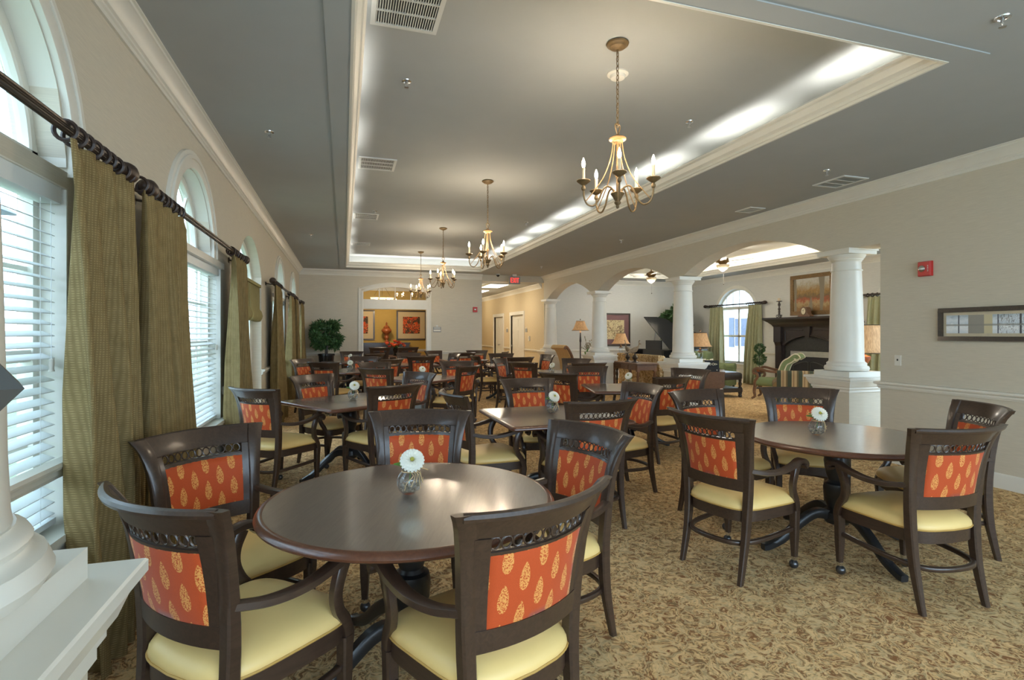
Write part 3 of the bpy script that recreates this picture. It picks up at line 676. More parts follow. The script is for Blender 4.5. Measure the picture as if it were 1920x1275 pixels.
column(XR + .15, COLY[0], 'nearest white column of the arcade, in front of the fireplace')
column(XR + .15, COLY[1], 'white arcade column between piano and lamp on the drop-leaf table')
column(XR + .15, COLY[2], 'white arcade column beside the mauve framed botanical print')
column(XR + .15, COLY[3] - .1, 'farthest white arcade column, against the hall corner')
column(-.765, 1.09, 'big white column on pedestal at the near left edge', 'near left column', k=1.12, zo=.015)
# header over the near column
struct(MB().box(XL, -.5, .962, 1.262, 2.48, CZ).build('trim_14', 'wallpaper', smooth=False))

# ================================================================== BACK WALL DOORWAY
f = MB()
AF = seg_arc(BDX0, BDX1, 2.60, .15)
for off, wd, th in ((.03, .032, .026), (.085, .03, .018), (.118, .014, .03)):
    a2 = lambda xx: AF(max(BDX0, min(BDX1, xx)))
    P = [(BDX0 - off, YB - th / 2, 0), (BDX0 - off, YB - th / 2, 2.60 + off)] + [(BDX0 + (BDX1 - BDX0) * i / 16, YB - th / 2, AF(BDX0 + (BDX1 - BDX0) * i / 16) + off) for i in range(1, 16)] + [(BDX1 + off, YB - th / 2, 2.60 + off), (BDX1 + off, YB - th / 2, 0)]
    f.bar(P, (0, 1, 0), th / 2, wd)
f.box(BDX0, BDX1, YB - .02, YB + .16, 2.13, 2.40)
d2 = struct(f.build('door_2', 'white', sharp=30))
mm = MB()
for xx in (BDX0 + .437, BDX0 + .875, BDX0 + 1.312): mm.box(xx - .012, xx + .012, YB + .05, YB + .08, 2.40, AF(xx))
for i, xx in enumerate((BDX0 + .437, BDX0 + .875, BDX0 + 1.312)): MB().box(xx - .012, xx + .012, YB + .05, YB + .08, 2.40, AF(xx)).build('muntin', 'white', d2, smooth=False)
MB().prism([(BDX0, 2.4), (BDX1, 2.4)] + [(BDX1 - (BDX1 - BDX0) * i / 12, AF(BDX1 - (BDX1 - BDX0) * i / 12)) for i in range(13)], 0, .004).xf(Matrix(((1, 0, 0, 0), (0, 0, 1, YB + .063), (0, 1, 0, 0), (0, 0, 0, 1)))).build('transom_pane', 'pane', d2, smooth=False)

# private dining room behind it
PY = 18.6
m = MB().box(-1.0, 3.76, PY, PY + .1, 0, 3.7); struct(m.build('wall_private', 'gold', smooth=False))
struct(MB().box(3.70, 3.76, YB + .16, PY, 0, 3.7).build('wall_private_right', 'gold', smooth=False))
struct(MB().box(-1.0, -.94, YB + .16, PY, 0, 3.7).build('wall_private_left', 'gold', smooth=False))
struct(MB().box(-1.0, 3.76, YB + .16, PY, 3.05, 3.1).build('ceiling_private', 'ceiling', smooth=False))
struct(sweep_h([(3.70, PY), (-.94, PY)], [(o, z - .02) for o, z in rp]).build('trim_15', 'white', sharp=25))
struct(sweep_h([(3.70, PY), (-.94, PY)], [(o, z - CZ + 3.05) for o, z in cp]).build('trim_16', 'white', sharp=25))
def picture(name, label, w, h, loc, rz, fr, art, mat=None, fw=.05, mw=.12, cat='picture', fd=.035, aw=None):
    """hangs with its back on the wall, local -Y is the face"""
    t = thing(name, label, cat, loc, rz)
    m = MB(); sec = [(1, -1), (1, .5), (.6, 1), (-.3, .7), (-1, .2), (-1, -1)]
    x, z = w / 2 - fw / 2, h / 2 - fw / 2
    for a, b, sd in (((-w / 2, z), (w / 2, z), 0), ((-w / 2, -z), (w / 2, -z), 0), ((-x, -h / 2 + fw), (-x, h / 2 - fw), 1), ((x, -h / 2 + fw), (x, h / 2 - fw), 1)):
        if sd == 0: m.loft([[(a[0], -fd, a[1] - fw / 2), (a[0], 0, a[1] - fw / 2), (a[0], 0, a[1] + fw / 2), (a[0], -fd * .8, a[1] + fw / 2)], [(b[0], -fd, a[1] - fw / 2), (b[0], 0, a[1] - fw / 2), (b[0], 0, a[1] + fw / 2), (b[0], -fd * .8, a[1] + fw / 2)]])
        else: m.box(a[0] - fw / 2, a[0] + fw / 2, -fd * .9, 0, a[1], b[1])
    m.build('frame', fr, t, smooth=False)
    if mat: MB().box(-w / 2 + fw * .9, w / 2 - fw * .9, -.014, 0, -h / 2 + fw * .9, h / 2 - fw * .9).build('mat_board', mat, t, smooth=False)
    iw, ih = (w / 2 - fw - mw, h / 2 - fw - mw) if mat else (w / 2 - fw * .9, h / 2 - fw * .9)
    MB().box(-iw, iw, -.020 if mat else -.012, -.001, -ih, ih).build('art_print', art, t, smooth=False)
    return t
picture('framed_picture', 'orange flower print in dark frame, right one inside the doorway', 1.02, 1.02, (2.22, PY, 1.73), 0, 'frame_dark', 'artflowers', 'mat', .05, .17)
picture('framed_picture', 'orange flower print in dark frame, left one cut by the doorway', 1.02, 1.02, (.48, PY, 1.73), 0, 'frame_dark', 'artflowers', 'mat', .05, .17)
# sideboard, urn
t = thing('sideboard', 'dark sideboard against the gold wall behind the doorway', 'sideboard', (1.12, PY - .30, 0))
SB = 1.14
MB().box(-1.0, 1.0, -.27, .27, SB - .04, SB).build('countertop', 'espresso', t, smooth=False)
MB().box(-.96, .96, -.25, .25, .08, SB - .04).build('body', 'espresso', t, smooth=False)
for i in range(3): q = MB().box(-.94 + i * .635, -.33 + i * .635, -.265, -.25, SB - .30, SB - .07).build('drawer', 'espresso', t, smooth=False); MB().sphere((-.635 + i * .635, -.275, SB - .185), .014).build('knob', 'brass', q)
for i in range(3): q = MB().box(-.94 + i * .635, -.33 + i * .635, -.265, -.25, .12, SB - .32).build('door', 'espresso', t, smooth=False)
t = thing('lidded_urn', 'copper brown lidded urn on the sideboard under the pictures', 'urn', (1.36, PY - .30, SB))
MB().lathe([(.10, 0), (.105, .02), (.06, .04), (.05, .10), (.07, .13), (.075, .2), (.05, .24), (.06, .27), (.12, .32), (.165, .38), (.165, .42), (.13, .47), (.09, .49)], 20).build('body', 'terracotta', t)
MB().lathe([(.10, .49), (.11, .50), (.09, .53), (.06, .56), (.03, .58), (.025, .62), (.035, .64), (.02, .67), (.004, .70)], 20).build('lid', 'terracotta', t)
# table of the private room
t = thing('dining_table', 'dark dining table in the gold room behind the doorway', 'table', (1.55, 16.95, 0))
MB().box(-.95, .95, -.5, .5, .72, .76).build('table_top', 'brownwood', t, smooth=False)
for sx in (-1, 1):
    for sy in (-1, 1): MB().bar([(sx * .85, sy * .4, 0), (sx * .85, sy * .4, .72)], (1, 0, 0), .035, .035).build('leg', 'brownwood', t)
t = thing('flower_arrangement', 'orange and red flowers in dark vase on the private room table', 'flowers', (1.53, 16.95, .76)); t.scale = (1.35, 1.35, 1.5)
MB().lathe([(.05, 0), (.06, .01), (.03, .04), (.05, .10), (.06, .14), (.05, .15)], 14).build('vase', 'blackgloss', t)
M['orangepetal'] = paint('orange_petal', srgb(216, 84, 36), .6, .3, 40)
M['redpetal'] = paint('red_petal', srgb(176, 36, 30), .6, .3, 40)
rnd = random.Random(3)
for i in range(15):
    a = rnd.uniform(0, 2 * pi); r_ = .22 * sqrt(rnd.random()); p = (r_ * cos(a), r_ * .7 * sin(a), .22 + .10 * rnd.random() - r_ * .25)
    fl = MB(); 
    for k in range(8): b = 2 * pi * k / 8; fl.sphere((p[0] + .026 * cos(b), p[1] + .026 * sin(b), p[2] + .01), .018, 6, 4)
    fl.sphere(p, .025, 6, 4); fl.build('bloom', ('orangepetal', 'redpetal')[i % 2], t)
lf = MB()
for i in range(40):
    a = rnd.uniform(0, 2 * pi); r_ = rnd.uniform(.08, .26); lf.bar([(0, 0, .14), (r_ * .5 * cos(a), r_ * .4 * sin(a), .20), (r_ * cos(a), r_ * .8 * sin(a), .15 + .1 * rnd.random())], (-sin(a), cos(a), 0), lambda f: .002 + .018 * sin(pi * f), .002)
lf.build('foliage', 'darkgreen', t)
for i, (xx, lb) in enumerate(((1.12, 'left of the two striped candle holders on the private room table'), (1.98, 'right of the two striped candle holders on the private room table'))):
    t = thing('candle_holder', lb, 'candle', (xx, 16.9, .76)); MB().lathe([(.06, 0), (.065, .01), (.062, .17), (.055, .17), (.055, .02)], 16).build('cup', 'terracotta', t); MB().lathe([(.04, .02), (.04, .18), (.004, .182)], 14).build('candle', 'candle', t)
# its pendant with alabaster bowls
t = thing('pendant_lamp', 'glowing three bowl pendant lamp seen through the doorway transom', 'lamp', (1.13, 17.0, 0))
MB().lathe([(.07, 3.05), (.06, 3.02), (.01, 3.0)], 14).build('canopy', 'brass', t)
for i in range(3):
    xx = -.24 + .24 * i
    MB().tube([(0, 0, 3.01), (xx, 0, 2.62)], .005, 6).build('rod', 'brass', t)
    MB().lathe([(.01, 2.40), (.05, 2.41), (.085, 2.45), (.12, 2.56), (.112, 2.56), (.08, 2.46), (.02, 2.42)], 16, (xx, 0, 0)).build('bowl_shade', 'bowllamp', t)
point('pendant_glow', (1.13, 17.0, 2.30), 40, (1, .82, .58), .08)

# ================================================================== DINING CHAIRS
PW = [(0, .208), (.2, .206), (.42, .210), (.6, .220), (.75, .230), (.85, .242), (.92, .258), (.97, .282)]
PY_ = [(0, -.288), (.1, -.266), (.25, -.238), (.42, -.225), (.55, -.226), (.7, -.238), (.82, -.258), (.9, -.282), (.97, -.318)]
SG = [(.4, .03), (.6, .045), (.8, .062), (.97, .078)]
def bpt(t, z, off=0.0, k=1.0):
    return (t * k * itp(PW, z), itp(PY_, z) - itp(SG, z) * (1 - t * t) + off, z)
def slab(zs, ts, th, k=1.0, puff=0.0):
    m = MB(); nz, nt = len(zs), len(ts)
    g = []
    for sd in (1, -1):
        rows = []
        for i, z in enumerate(zs):
            for j, t in enumerate(ts):
                pf = puff * sin(pi * i / (nz - 1)) ** .5 * sin(pi * j / (nt - 1)) ** .5 if puff else 0
                rows.append(bpt(t, z, sd * (th / 2 + pf), k))
        g.append(rows)
    n = nz * nt; vs = g[0] + g[1]; fs = []
    for i in range(nz - 1):
        for j in range(nt - 1):
            a = i * nt + j; fs.append((a, a + 1, a + nt + 1, a + nt)); fs.append((n + a, n + a + nt, n + a + nt + 1, n + a + 1))
    per = [j for j in range(nt)] + [i * nt + nt - 1 for i in range(1, nz)] + [(nz - 1) * nt + j for j in range(nt - 2, -1, -1)] + [i * nt for i in range(nz - 2, 0, -1)]
    for a, b in zip(per, per[1:] + per[:1]): fs.append((a, n + a, n + b, b))
    return m.add(vs, fs)
def lin(a, b, n): return [a + (b - a) * i / (n - 1) for i in range(n)]
def outline(k=1.0, n=40, kx=None):
    P = []
    for i in range(n):
        a = 2 * pi * i / n; ca, sa = cos(a), sin(a); e = .42
        y = (.25 * abs(sa) ** e * (1 if sa > 0 else -1)); f = (y + .25) / .5
        hw = .222 + .05 * f
        x = hw * abs(ca) ** e * (1 if ca > 0 else -1); y2 = y - (.03 * (1 - (x / hw) ** 2) if y < 0 else -.012 * (1 - (x / hw) ** 2))
        P.append((x * k, y2 * k))
    return P
def make_chair():
    t = thing('dining_armchair', 'x', 'chair', group='dining armchairs')
    m = MB()
    for k, z in ((.985, .345), (.985, .41)): pass
    o1 = outline(.98); m.loft([[(x, y, .348) for x, y in o1], [(x, y, .412) for x, y in o1]]); m.build('seat_frame', 'chairwood', t, sharp=50)
    o2 = outline(1.0)
    rings = [[(x * k, y * k, z) for x, y in o2] for k, z in ((.985, .412), (1.005, .425), (.995, .442), (.955, .458), (.86, .474), (.68, .486), (.4, .494), (.12, .497))]
    st = MB().loft(rings).build('seat_cushion', 'vinyl', t, sharp=60)
    MB().tube([(x * 1.005, y * 1.005, .419) for x, y in outline(1.0, 48)], .0045, 5, closed=True).build('piping', 'piping', st)
    for s in (-1, 1):
        rings = []
        for z in (0, .06, .14, .22, .3, .38, .45, .52, .6, .68, .76, .82, .87, .91, .94, .962, .968):
            x, y = s * itp(PW, z), itp(PY_, z); hx = itp([(0, .014), (.3, .021), (.5, .024), (.8, .027), (.97, .036)], z); hy = itp([(0, .016), (.3, .024), (.5, .024), (.8, .019), (.97, .016)], z)
            tilt = itp([(0, 0), (.6, 0), (.97, .25)], z) * s
            rings.append([(x + a * hx * cos(tilt) - b * hy * sin(tilt) * 0, y + b * hy + a * hx * sin(tilt), z) for a, b in ((1, .7), (.7, 1), (-.7, 1), (-1, .7), (-1, -.7), (-.7, -1), (.7, -1), (1, -.7))])
        MB().loft(rings).build('back_post', 'chairwood', t, sharp=40)
    ts = lin(-.96, .96, 13)
    c = slab([.884, .9, .92, .94, .955, .966], lin(-1.03, 1.03, 15), .024).merge(slab([.822, .834], ts, .026))
    c.tube([bpt(tt, .957, -.010) for tt in lin(-1.04, 1.04, 17)], .0145, 8); c.build('crest_rail', 'chairwood', t, sharp=40)
    c = MB()
    for i in range(11):
        tt = -.70 + 1.40 * i / 10; p = Vector(bpt(tt, .859)); q = Vector(bpt(tt + .01, .859)); tx = (q - p).normalized()
        ring = [p + tx * (.0158 * cos(a)) + Vector((0, -.005 * sin(a), .0190 * sin(a))) for a in [2 * pi * k / 12 for k in range(12)]]
        c.tube(ring, .0034, 5, closed=True)
    c.merge(slab([.880, .886], ts, .012)).merge(slab([.832, .838], ts, .012)); c.build('ring_fretwork', 'chairwood', t)
    slab([.528, .545, .58, .597], ts, .034).build('lower_rail', 'chairwood', t, sharp=40)
    slab(lin(.595, .824, 9), lin(-.79, .79, 15), .026, 1, .010).build('back_panel', 'leaf', t, sharp=70)
    for s in (-1, 1): slab(lin(.56, .88, 8), [s * .77, s * .83, s * .89, s * .95], .028).build('stile', 'chairwood', t, sharp=40)
    for s in (-1, 1):
        lg = MB().bar([(s * .236, .205, .07), (s * .236, .205, .2), (s * .238, .205, .36)], (1, 0, 0), lambda f: .015 + .009 * min(1, f * 1.6), lambda f: .015 + .009 * min(1, f * 1.6)).build('leg', 'chairwood', t, sharp=40)
        MB().lathe([(.012, .048), (.016, .052), (.016, .062), (.019, .066), (.019, .074)], 12, (s * .236, .205, 0)).build('ferrule', 'chrome', lg)
        MB().sphere((s * .236, .198, .027), .027, 14, 10).build('castor', 'castor', lg)
        P = cr([(s * .228, -.232, .655), (s * .262, -.13, .636), (s * .285, -.02, .637), (s * .29, .09, .656), (s * .285, .165, .676), (s * .28, .215, .670), (s * .278, .238, .650), (s * .278, .224, .632)], 5)
        ar = MB().bar(P, (1, 0, 0), lambda f: .019 + .008 * min(1, f * 1.5), lambda f: .0135 + .003 * f)
        P = cr([(s * .279, .165, .665), (s * .279, .135, .60), (s * .272, .128, .54), (s * .262, .148, .48), (s * .252, .188, .425), (s * .244, .212, .36), (s * .238, .208, .30)], 4)
        ar.bar(P, (1, 0, 0), .0165, lambda f: .024 - .004 * sin(pi * f)); ar.build('armrest', 'chairwood', t, sharp=45)
    P = cr([(-.232, .19, .245), (-.226, .02, .235), (-.212, -.15, .228), (-.165, -.255, .225), (-.07, -.298, .225), (.07, -.298, .225), (.165, -.255, .225), (.212, -.15, .228), (.226, .02, .235), (.232, .19, .245)], 4)
    MB().bar(P, (0, 0, 1), .0125, .0125).build('stretcher', 'chairwood', t, sharp=60)
    return t
chair0 = make_chair(); cu = [False]
# table phrase, [(x, y, facing degrees (0 = +X, counter-clockwise), where)]
SETS = [
 ('front round table', [(-.31, 2.05, 45, 'at the near left of'), (.45, 1.79, 112, 'with its back to us at the near right of'), (-.47, 2.73, -50, 'by the olive curtain at'), (.38, 3.02, -103, 'facing us across'), (.90, 2.42, -164, 'on the far right of')]),
 ('right-hand round table', [(2.40, 2.80, 14, 'on the left side of'), (3.07, 2.25, 85, 'with its back to us at the near side of'), (3.62, 3.45, -125, 'in front of the column pedestal, facing'), (3.84, 2.64, 150, 'by the right wall at'), (2.88, 3.51, -80, 'at the far left of')]),
 ('square table in the middle', [(1.16, 4.34, 7, 'on the left side of'), (1.86, 5.02, -88, 'facing us across'), (1.76, 3.80, 95, 'with its back to us at'), (2.40, 4.42, -173, 'on the right side of')]),
 ('first window-side square table', [(-.56, 5.42, 48, 'nearest the French door at'), (-.14, 6.35, -47, 'facing us behind'), (.32, 5.38, 118, 'with its back to us at'), (.62, 6.42, -149, 'at the far right of')]),
 ('second window-side table', [(-.50, 10.47, -36, 'beside the curtains at'), (-.17, 9.76, 57, 'with its back to us at the left of'), (.66, 10.44, 126, 'on the right of'), (.31, 11.16, -108, 'facing us behind')]),
 ('table behind the middle one', [(.62, 7.86, 48, 'with pale rim at near left of'), (.62, 8.86, -64, 'at the far left of'), (1.56, 7.99, 134, 'seen from behind, right of'), (1.84, 8.78, -94, 'facing us behind')]),
 ('second table of the right row', [(3.10, 8.64, 35, 'at the near left of'), (3.06, 9.58, -41, 'at the far left of'), (3.99, 9.15, -141, 'near the tan scroll chair at'), (3.83, 8.23, 88, 'half hidden on the near side of')]),
 ('first table of the right row', [(2.76, 6.20, 28, 'on the left of'), (3.34, 6.82, -101, 'before the console table, facing'), (3.46, 5.48, 104, 'with its back to us at'), (4.18, 6.07, -162, 'in front of the arcade pedestal at')]),
 ('third table of the right row', [(3.02, 11.25, 1, 'seen from the side, facing right, at'), (3.50, 11.97, -107, 'facing us behind'), (4.08, 11.2, -172, 'on the right of'), (3.36, 10.54, 100, 'with its back to us at')]),
 ('table before the arched doorway', [(1.54, 11.54, 91, 'with its back to us at'), (1.46, 12.95, -100, 'facing us behind'), (2.22, 12.42, -165, 'on the right of')]),
 ('last table by the hall opening', [(2.80, 13.35, 105, 'with its back to us at'), (2.50, 14.40, -60, 'against the back wall at'), (3.50, 14.40, -107, 'nearest the hall corner at'), (3.78, 13.6, 150, 'small and dark on the right of')]),
 ('last window-side table', [(.14, 14.48, -100, 'facing us behind'), (.50, 13.15, 130, 'dark, with its back to us at')]),
]
for ph, cs in SETS:
    for x, y, a, wh in cs:
        place(chair0, cu, (x, y, 0), R(a - 90), 'dark armchair %s the %s' % (wh, ph))

M['panelwood'] = M['espresso']
for x, y, lb in ((.98, 16.02, 'dark wooden chair behind the arched doorway, left of the orange flowers'), (1.78, 16.02, 'dark wooden chair behind the arched doorway, right of the orange flowers')):
    c = dup(chair0); c.location = (x, y, 0); c.rotation_euler = (0, 0, 0); c['label'] = lb; c['group'] = 'private room chairs'; c.scale = (1, 1, 1.08)
    for ch in kids(c):
        if ch.name.startswith('back_panel'): ch.data = ch.data.copy(); ch.data.materials[0] = M['espresso']

# ================================================================== TABLES
def base_parts(t, a0=45):
    MB().lathe([(.13, .685), (.13, .70), (.06, .70)][:0] + [(.16, .715), (.16, .69), (.07, .675), (.06, .655), (.072, .63), (.078, .58), (.066, .50), (.05, .455), (.058, .44), (.075, .43), (.082, .40), (.078, .33), (.06, .28), (.055, .26), (.085, .24), (.09, .20), (.07, .165), (.03, .15)], 24).build('pedestal', 'blackbase', t, sharp=30)
    for i in range(4):
        a = R(a0 + 90 * i); d = Vector((cos(a), sin(a), 0)); sd = (-sin(a), cos(a), 0)
        P = cr([d * .05 + Vector((0, 0, .215)), d * .16 + Vector((0, 0, .235)), d * .28 + Vector((0, 0, .17)), d * .40 + Vector((0, 0, .075)), d * .50 + Vector((0, 0, .03)), d * .54 + Vector((0, 0, .024))], 4)
        MB().bar(P, sd, .024, lambda f: .034 - .014 * f).build('foot', 'blackbase', t, sharp=45)
def make_round(r, label):
    t = thing('round_table', label, 'table', group='round dining tables')
    MB().lathe([(r - .035, .742), (r - .03, .757), (.001, .758)], 72).build('table_top', 'tablewood', t, sharp=30)
    MB().lathe([(r - .16, .714), (r - .05, .714), (r - .02, .720), (r - .002, .730), (r, .738), (r - .004, .746), (r - .014, .754), (r - .028, .758), (r - .032, .757), (r - .036, .740)], 72, caps=False).build('edge_band', 'edgewood', t, sharp=40)
    MB().lathe([(r - .15, .70), (r - .15, .742), (.001, .742)], 48).build('apron', 'blackbase', t, sharp=30)
    base_parts(t); return t
def rsq(h, rr, n=5):
    P = []
    for cx, cy, a0 in ((h - rr, h - rr, 0), (-h + rr, h - rr, 90), (-h + rr, -h + rr, 180), (h - rr, -h + rr, 270)):
        for k in range(n + 1): a = R(a0 + 90 * k / n); P.append((cx + rr * cos(a), cy + rr * sin(a)))
    return P
def make_square(h, label):
    t = thing('square_table', label, 'table', group='square dining tables')
    MB().loft([[(x, y, z) for x, y in rsq(h - q, .02)] for q, z in ((.034, .735), (.03, .757))]).build('table_top', 'tablewood', t, smooth=False)
    MB().loft([[(x, y, z) for x, y in rsq(h - q, .028)] for q, z in ((.16, .716), (.04, .716), (.012, .722), (0, .732), (0, .742), (.008, .752), (.024, .758), (.031, .757), (.033, .736))], caps=False).build('edge_band', 'edgewood', t, sharp=40)
    MB().loft([[(x, y, z) for x, y in rsq(h - .15, .03)] for z in (.70, .736)]).build('apron', 'blackbase', t, smooth=False)
    base_parts(t, 0); return t
TABLES = [('r', .274, 2.30, -20, 'nearest round table with reddish edge and white gerbera'), ('r', 3.20, 2.80, -55, 'round table on the right in front of the bare wall'),
 ('s', 1.70, 4.26, 0, 'square table in the middle with its corner toward us'), ('s', .06, 5.78, 32, 'first square table along the windows, turned cornerwise'),
 ('s', .10, 10.50, 40, 'second table along the windows, holding a small white flower'), ('s', 1.20, 8.40, 45, 'centre table right behind the first window-side and middle tables'),
 ('s', 3.50, 8.90, 45, 'second table of the right-hand row, holding a white flower'), ('s', 3.48, 6.10, -16, 'first table of the right-hand row behind the middle table'),
 ('s', 3.52, 11.30, -10, 'third table of the right-hand row, near the hall'), ('s', 1.50, 12.25, 0, 'reddish lit table in front of the arched doorway'),
 ('s', 3.02, 13.9, 10, 'last table by the hall opening at the back wall'), ('s', .15, 13.75, 30, 'last table along the windows beside the ficus')]
r0 = make_round(.61, ''); ru = [False]; s0 = make_square(.52, ''); su = [False]
for k, x, y, a, lb in TABLES:
    if k == 'r': place(r0, ru, (x, y, 0), R(a), lb)
    else: place(s0, su, (x, y, 0), R(a), lb)

# ------------------------------------------------------------------ bowls with gerberas
def make_bowl():
    t = thing('fishbowl_vase', '', 'vase', group='glass fishbowl vases on the dining tables')
    MB().lathe([(.001, .003), (.026, .002), (.044, .018), (.053, .045), (.052, .068), (.042, .088), (.030, .098), (.029, .103), (.033, .107), (.031, .108), (.027, .104), (.028, .097), (.040, .086), (.0495, .067), (.0505, .045), (.042, .021), (.025, .006), (.001, .006)], 28, caps=False).build('glass_bowl', 'bowlglass', t, sharp=80)
    m = MB(); rn = random.Random(5)
    for i in range(46):
        z = rn.uniform(.012, .045); rmax = .040 if z > .02 else .026; a = rn.uniform(0, 2 * pi); q = rmax * sqrt(rn.random())
        m.sphere((q * cos(a), q * sin(a), z), rn.uniform(.005, .0085), 6, 4, rn.uniform(.6, 1))
    m.build('pebbles', 'pebble', t)['kind'] = 'stuff'
    m = MB()
    for i in range(7):
        a = -1.4 + .22 * i; m.tube(cr([(.030 * cos(a), .030 * sin(a), .098), (.046 * cos(a + .1), .046 * sin(a + .1), .085 + .006 * (i % 3)), (.056 * cos(a + .15 * (i - 3)), .056 * sin(a + .15 * (i - 3)), .06 - .012 * (i % 2)), (.06 * cos(a + .2 * (i - 3)), .06 * sin(a + .2 * (i - 3)), .03 + .018 * (i % 3))], 4), .0016, 4)
    m.torus((0, 0, .0985), .031, .0022, 20, 5); m.tube([(.03, 0, .1), (.055, .03, .102), (.088, .04, .086)], .0017, 4); m.build('raffia_tie', 'raffia', t)
    return t
def make_flower():
    t = thing('gerbera_flower', '', 'flower', group='white gerberas in the glass bowls')
    hc = Vector((.018, -.012, .150)); nrm = Vector((.25, -.72, .55)).normalized(); u = nrm.cross(Vector((0, 0, 1))).normalized(); v = u.cross(nrm)
    m = MB()
    for L, n, lift, w_ in ((.053, 20, .02, .0095), (.050, 20, .20, .009), (.041, 18, .42, .008), (.030, 14, .75, .006), (.020, 10, 1.1, .0045)):
        for k in range(n):
            a = 2 * pi * (k + .5 * (lift > .1 and n != 18)) / n; d = u * cos(a) + v * sin(a); sd = nrm.cross(d); rows = []
            for i in range(5):
                f = i / 4; c_ = hc + d * (.008 + (L - .008) * f) + nrm * (lift * L * f - .25 * L * f * f); ww = w_ * (.35 + .9 * f - .45 * f ** 4) * (1 if i < 4 else .55)
                rows.append([c_ - sd * ww + nrm * .0006, c_ + nrm * .0018, c_ + sd * ww + nrm * .0006, c_ - nrm * .0008])
            m.loft(rows)
    m.build('petals', 'petal', t, sharp=70)
    e = MB().lathe([(.001, .009), (.005, .0085), (.008, .005), (.009, 0), (.006, -.004), (.001, -.005)], 14); e.xf(Matrix.Translation(hc + nrm * .006) @ nrm.to_track_quat('Z', 'Y').to_matrix().to_4x4()); e.build('flower_centre', 'petaly', t)
    MB().tube(cr([(0, .004, .03), (.004, .006, .09), tuple(hc - nrm * .02), tuple(hc - nrm * .002)], 5), .0026, 6).build('stem', 'green', t)
    for q in (((0, 0, .10), (-.03, -.004, .125), (-.065, -.012, .128)), ((0, 0, .10), (-.018, .02, .13), (-.046, .03, .14)), ((0, 0, .1), (.03, .012, .115), (.05, .02, .112))):
        MB().bar(cr(q, 5), (.1, 1, .25), lambda f: .002 + .013 * sin(pi * min(1, f * .95)), .0012).build('leaf', 'green', t, sharp=80)
    return t
b0 = make_bowl(); bu = [False]; f0 = make_flower(); fu = [False]
PLACES = [(.268, 2.33, 0, 'nearest round table'), (3.07, 2.84, .5, 'right-hand round table'), (1.72, 4.30, .2, 'square table in the middle'), (.09, 5.82, .6, 'first window-side square table'),
 (.10, 10.40, 1.2, 'second window-side table'), (1.13, 8.20, .1, 'centre table in front of the doorway'), (3.40, 8.52, -.4, 'second table of the right row'), (3.50, 6.12, -.2, 'first table of the right row'), (.14, 13.6, .9, 'last window-side table')]
for x, y, a, lb in PLACES:
    place(b0, bu, (x, y, .7582), a, 'small glass fishbowl with pebbles on the ' + lb)
    place(f0, fu, (x, y, .7582), atan2(-y, -x) + R(71) + .7 * sin(5 * a), 'white gerbera in the glass bowl on the ' + lb)

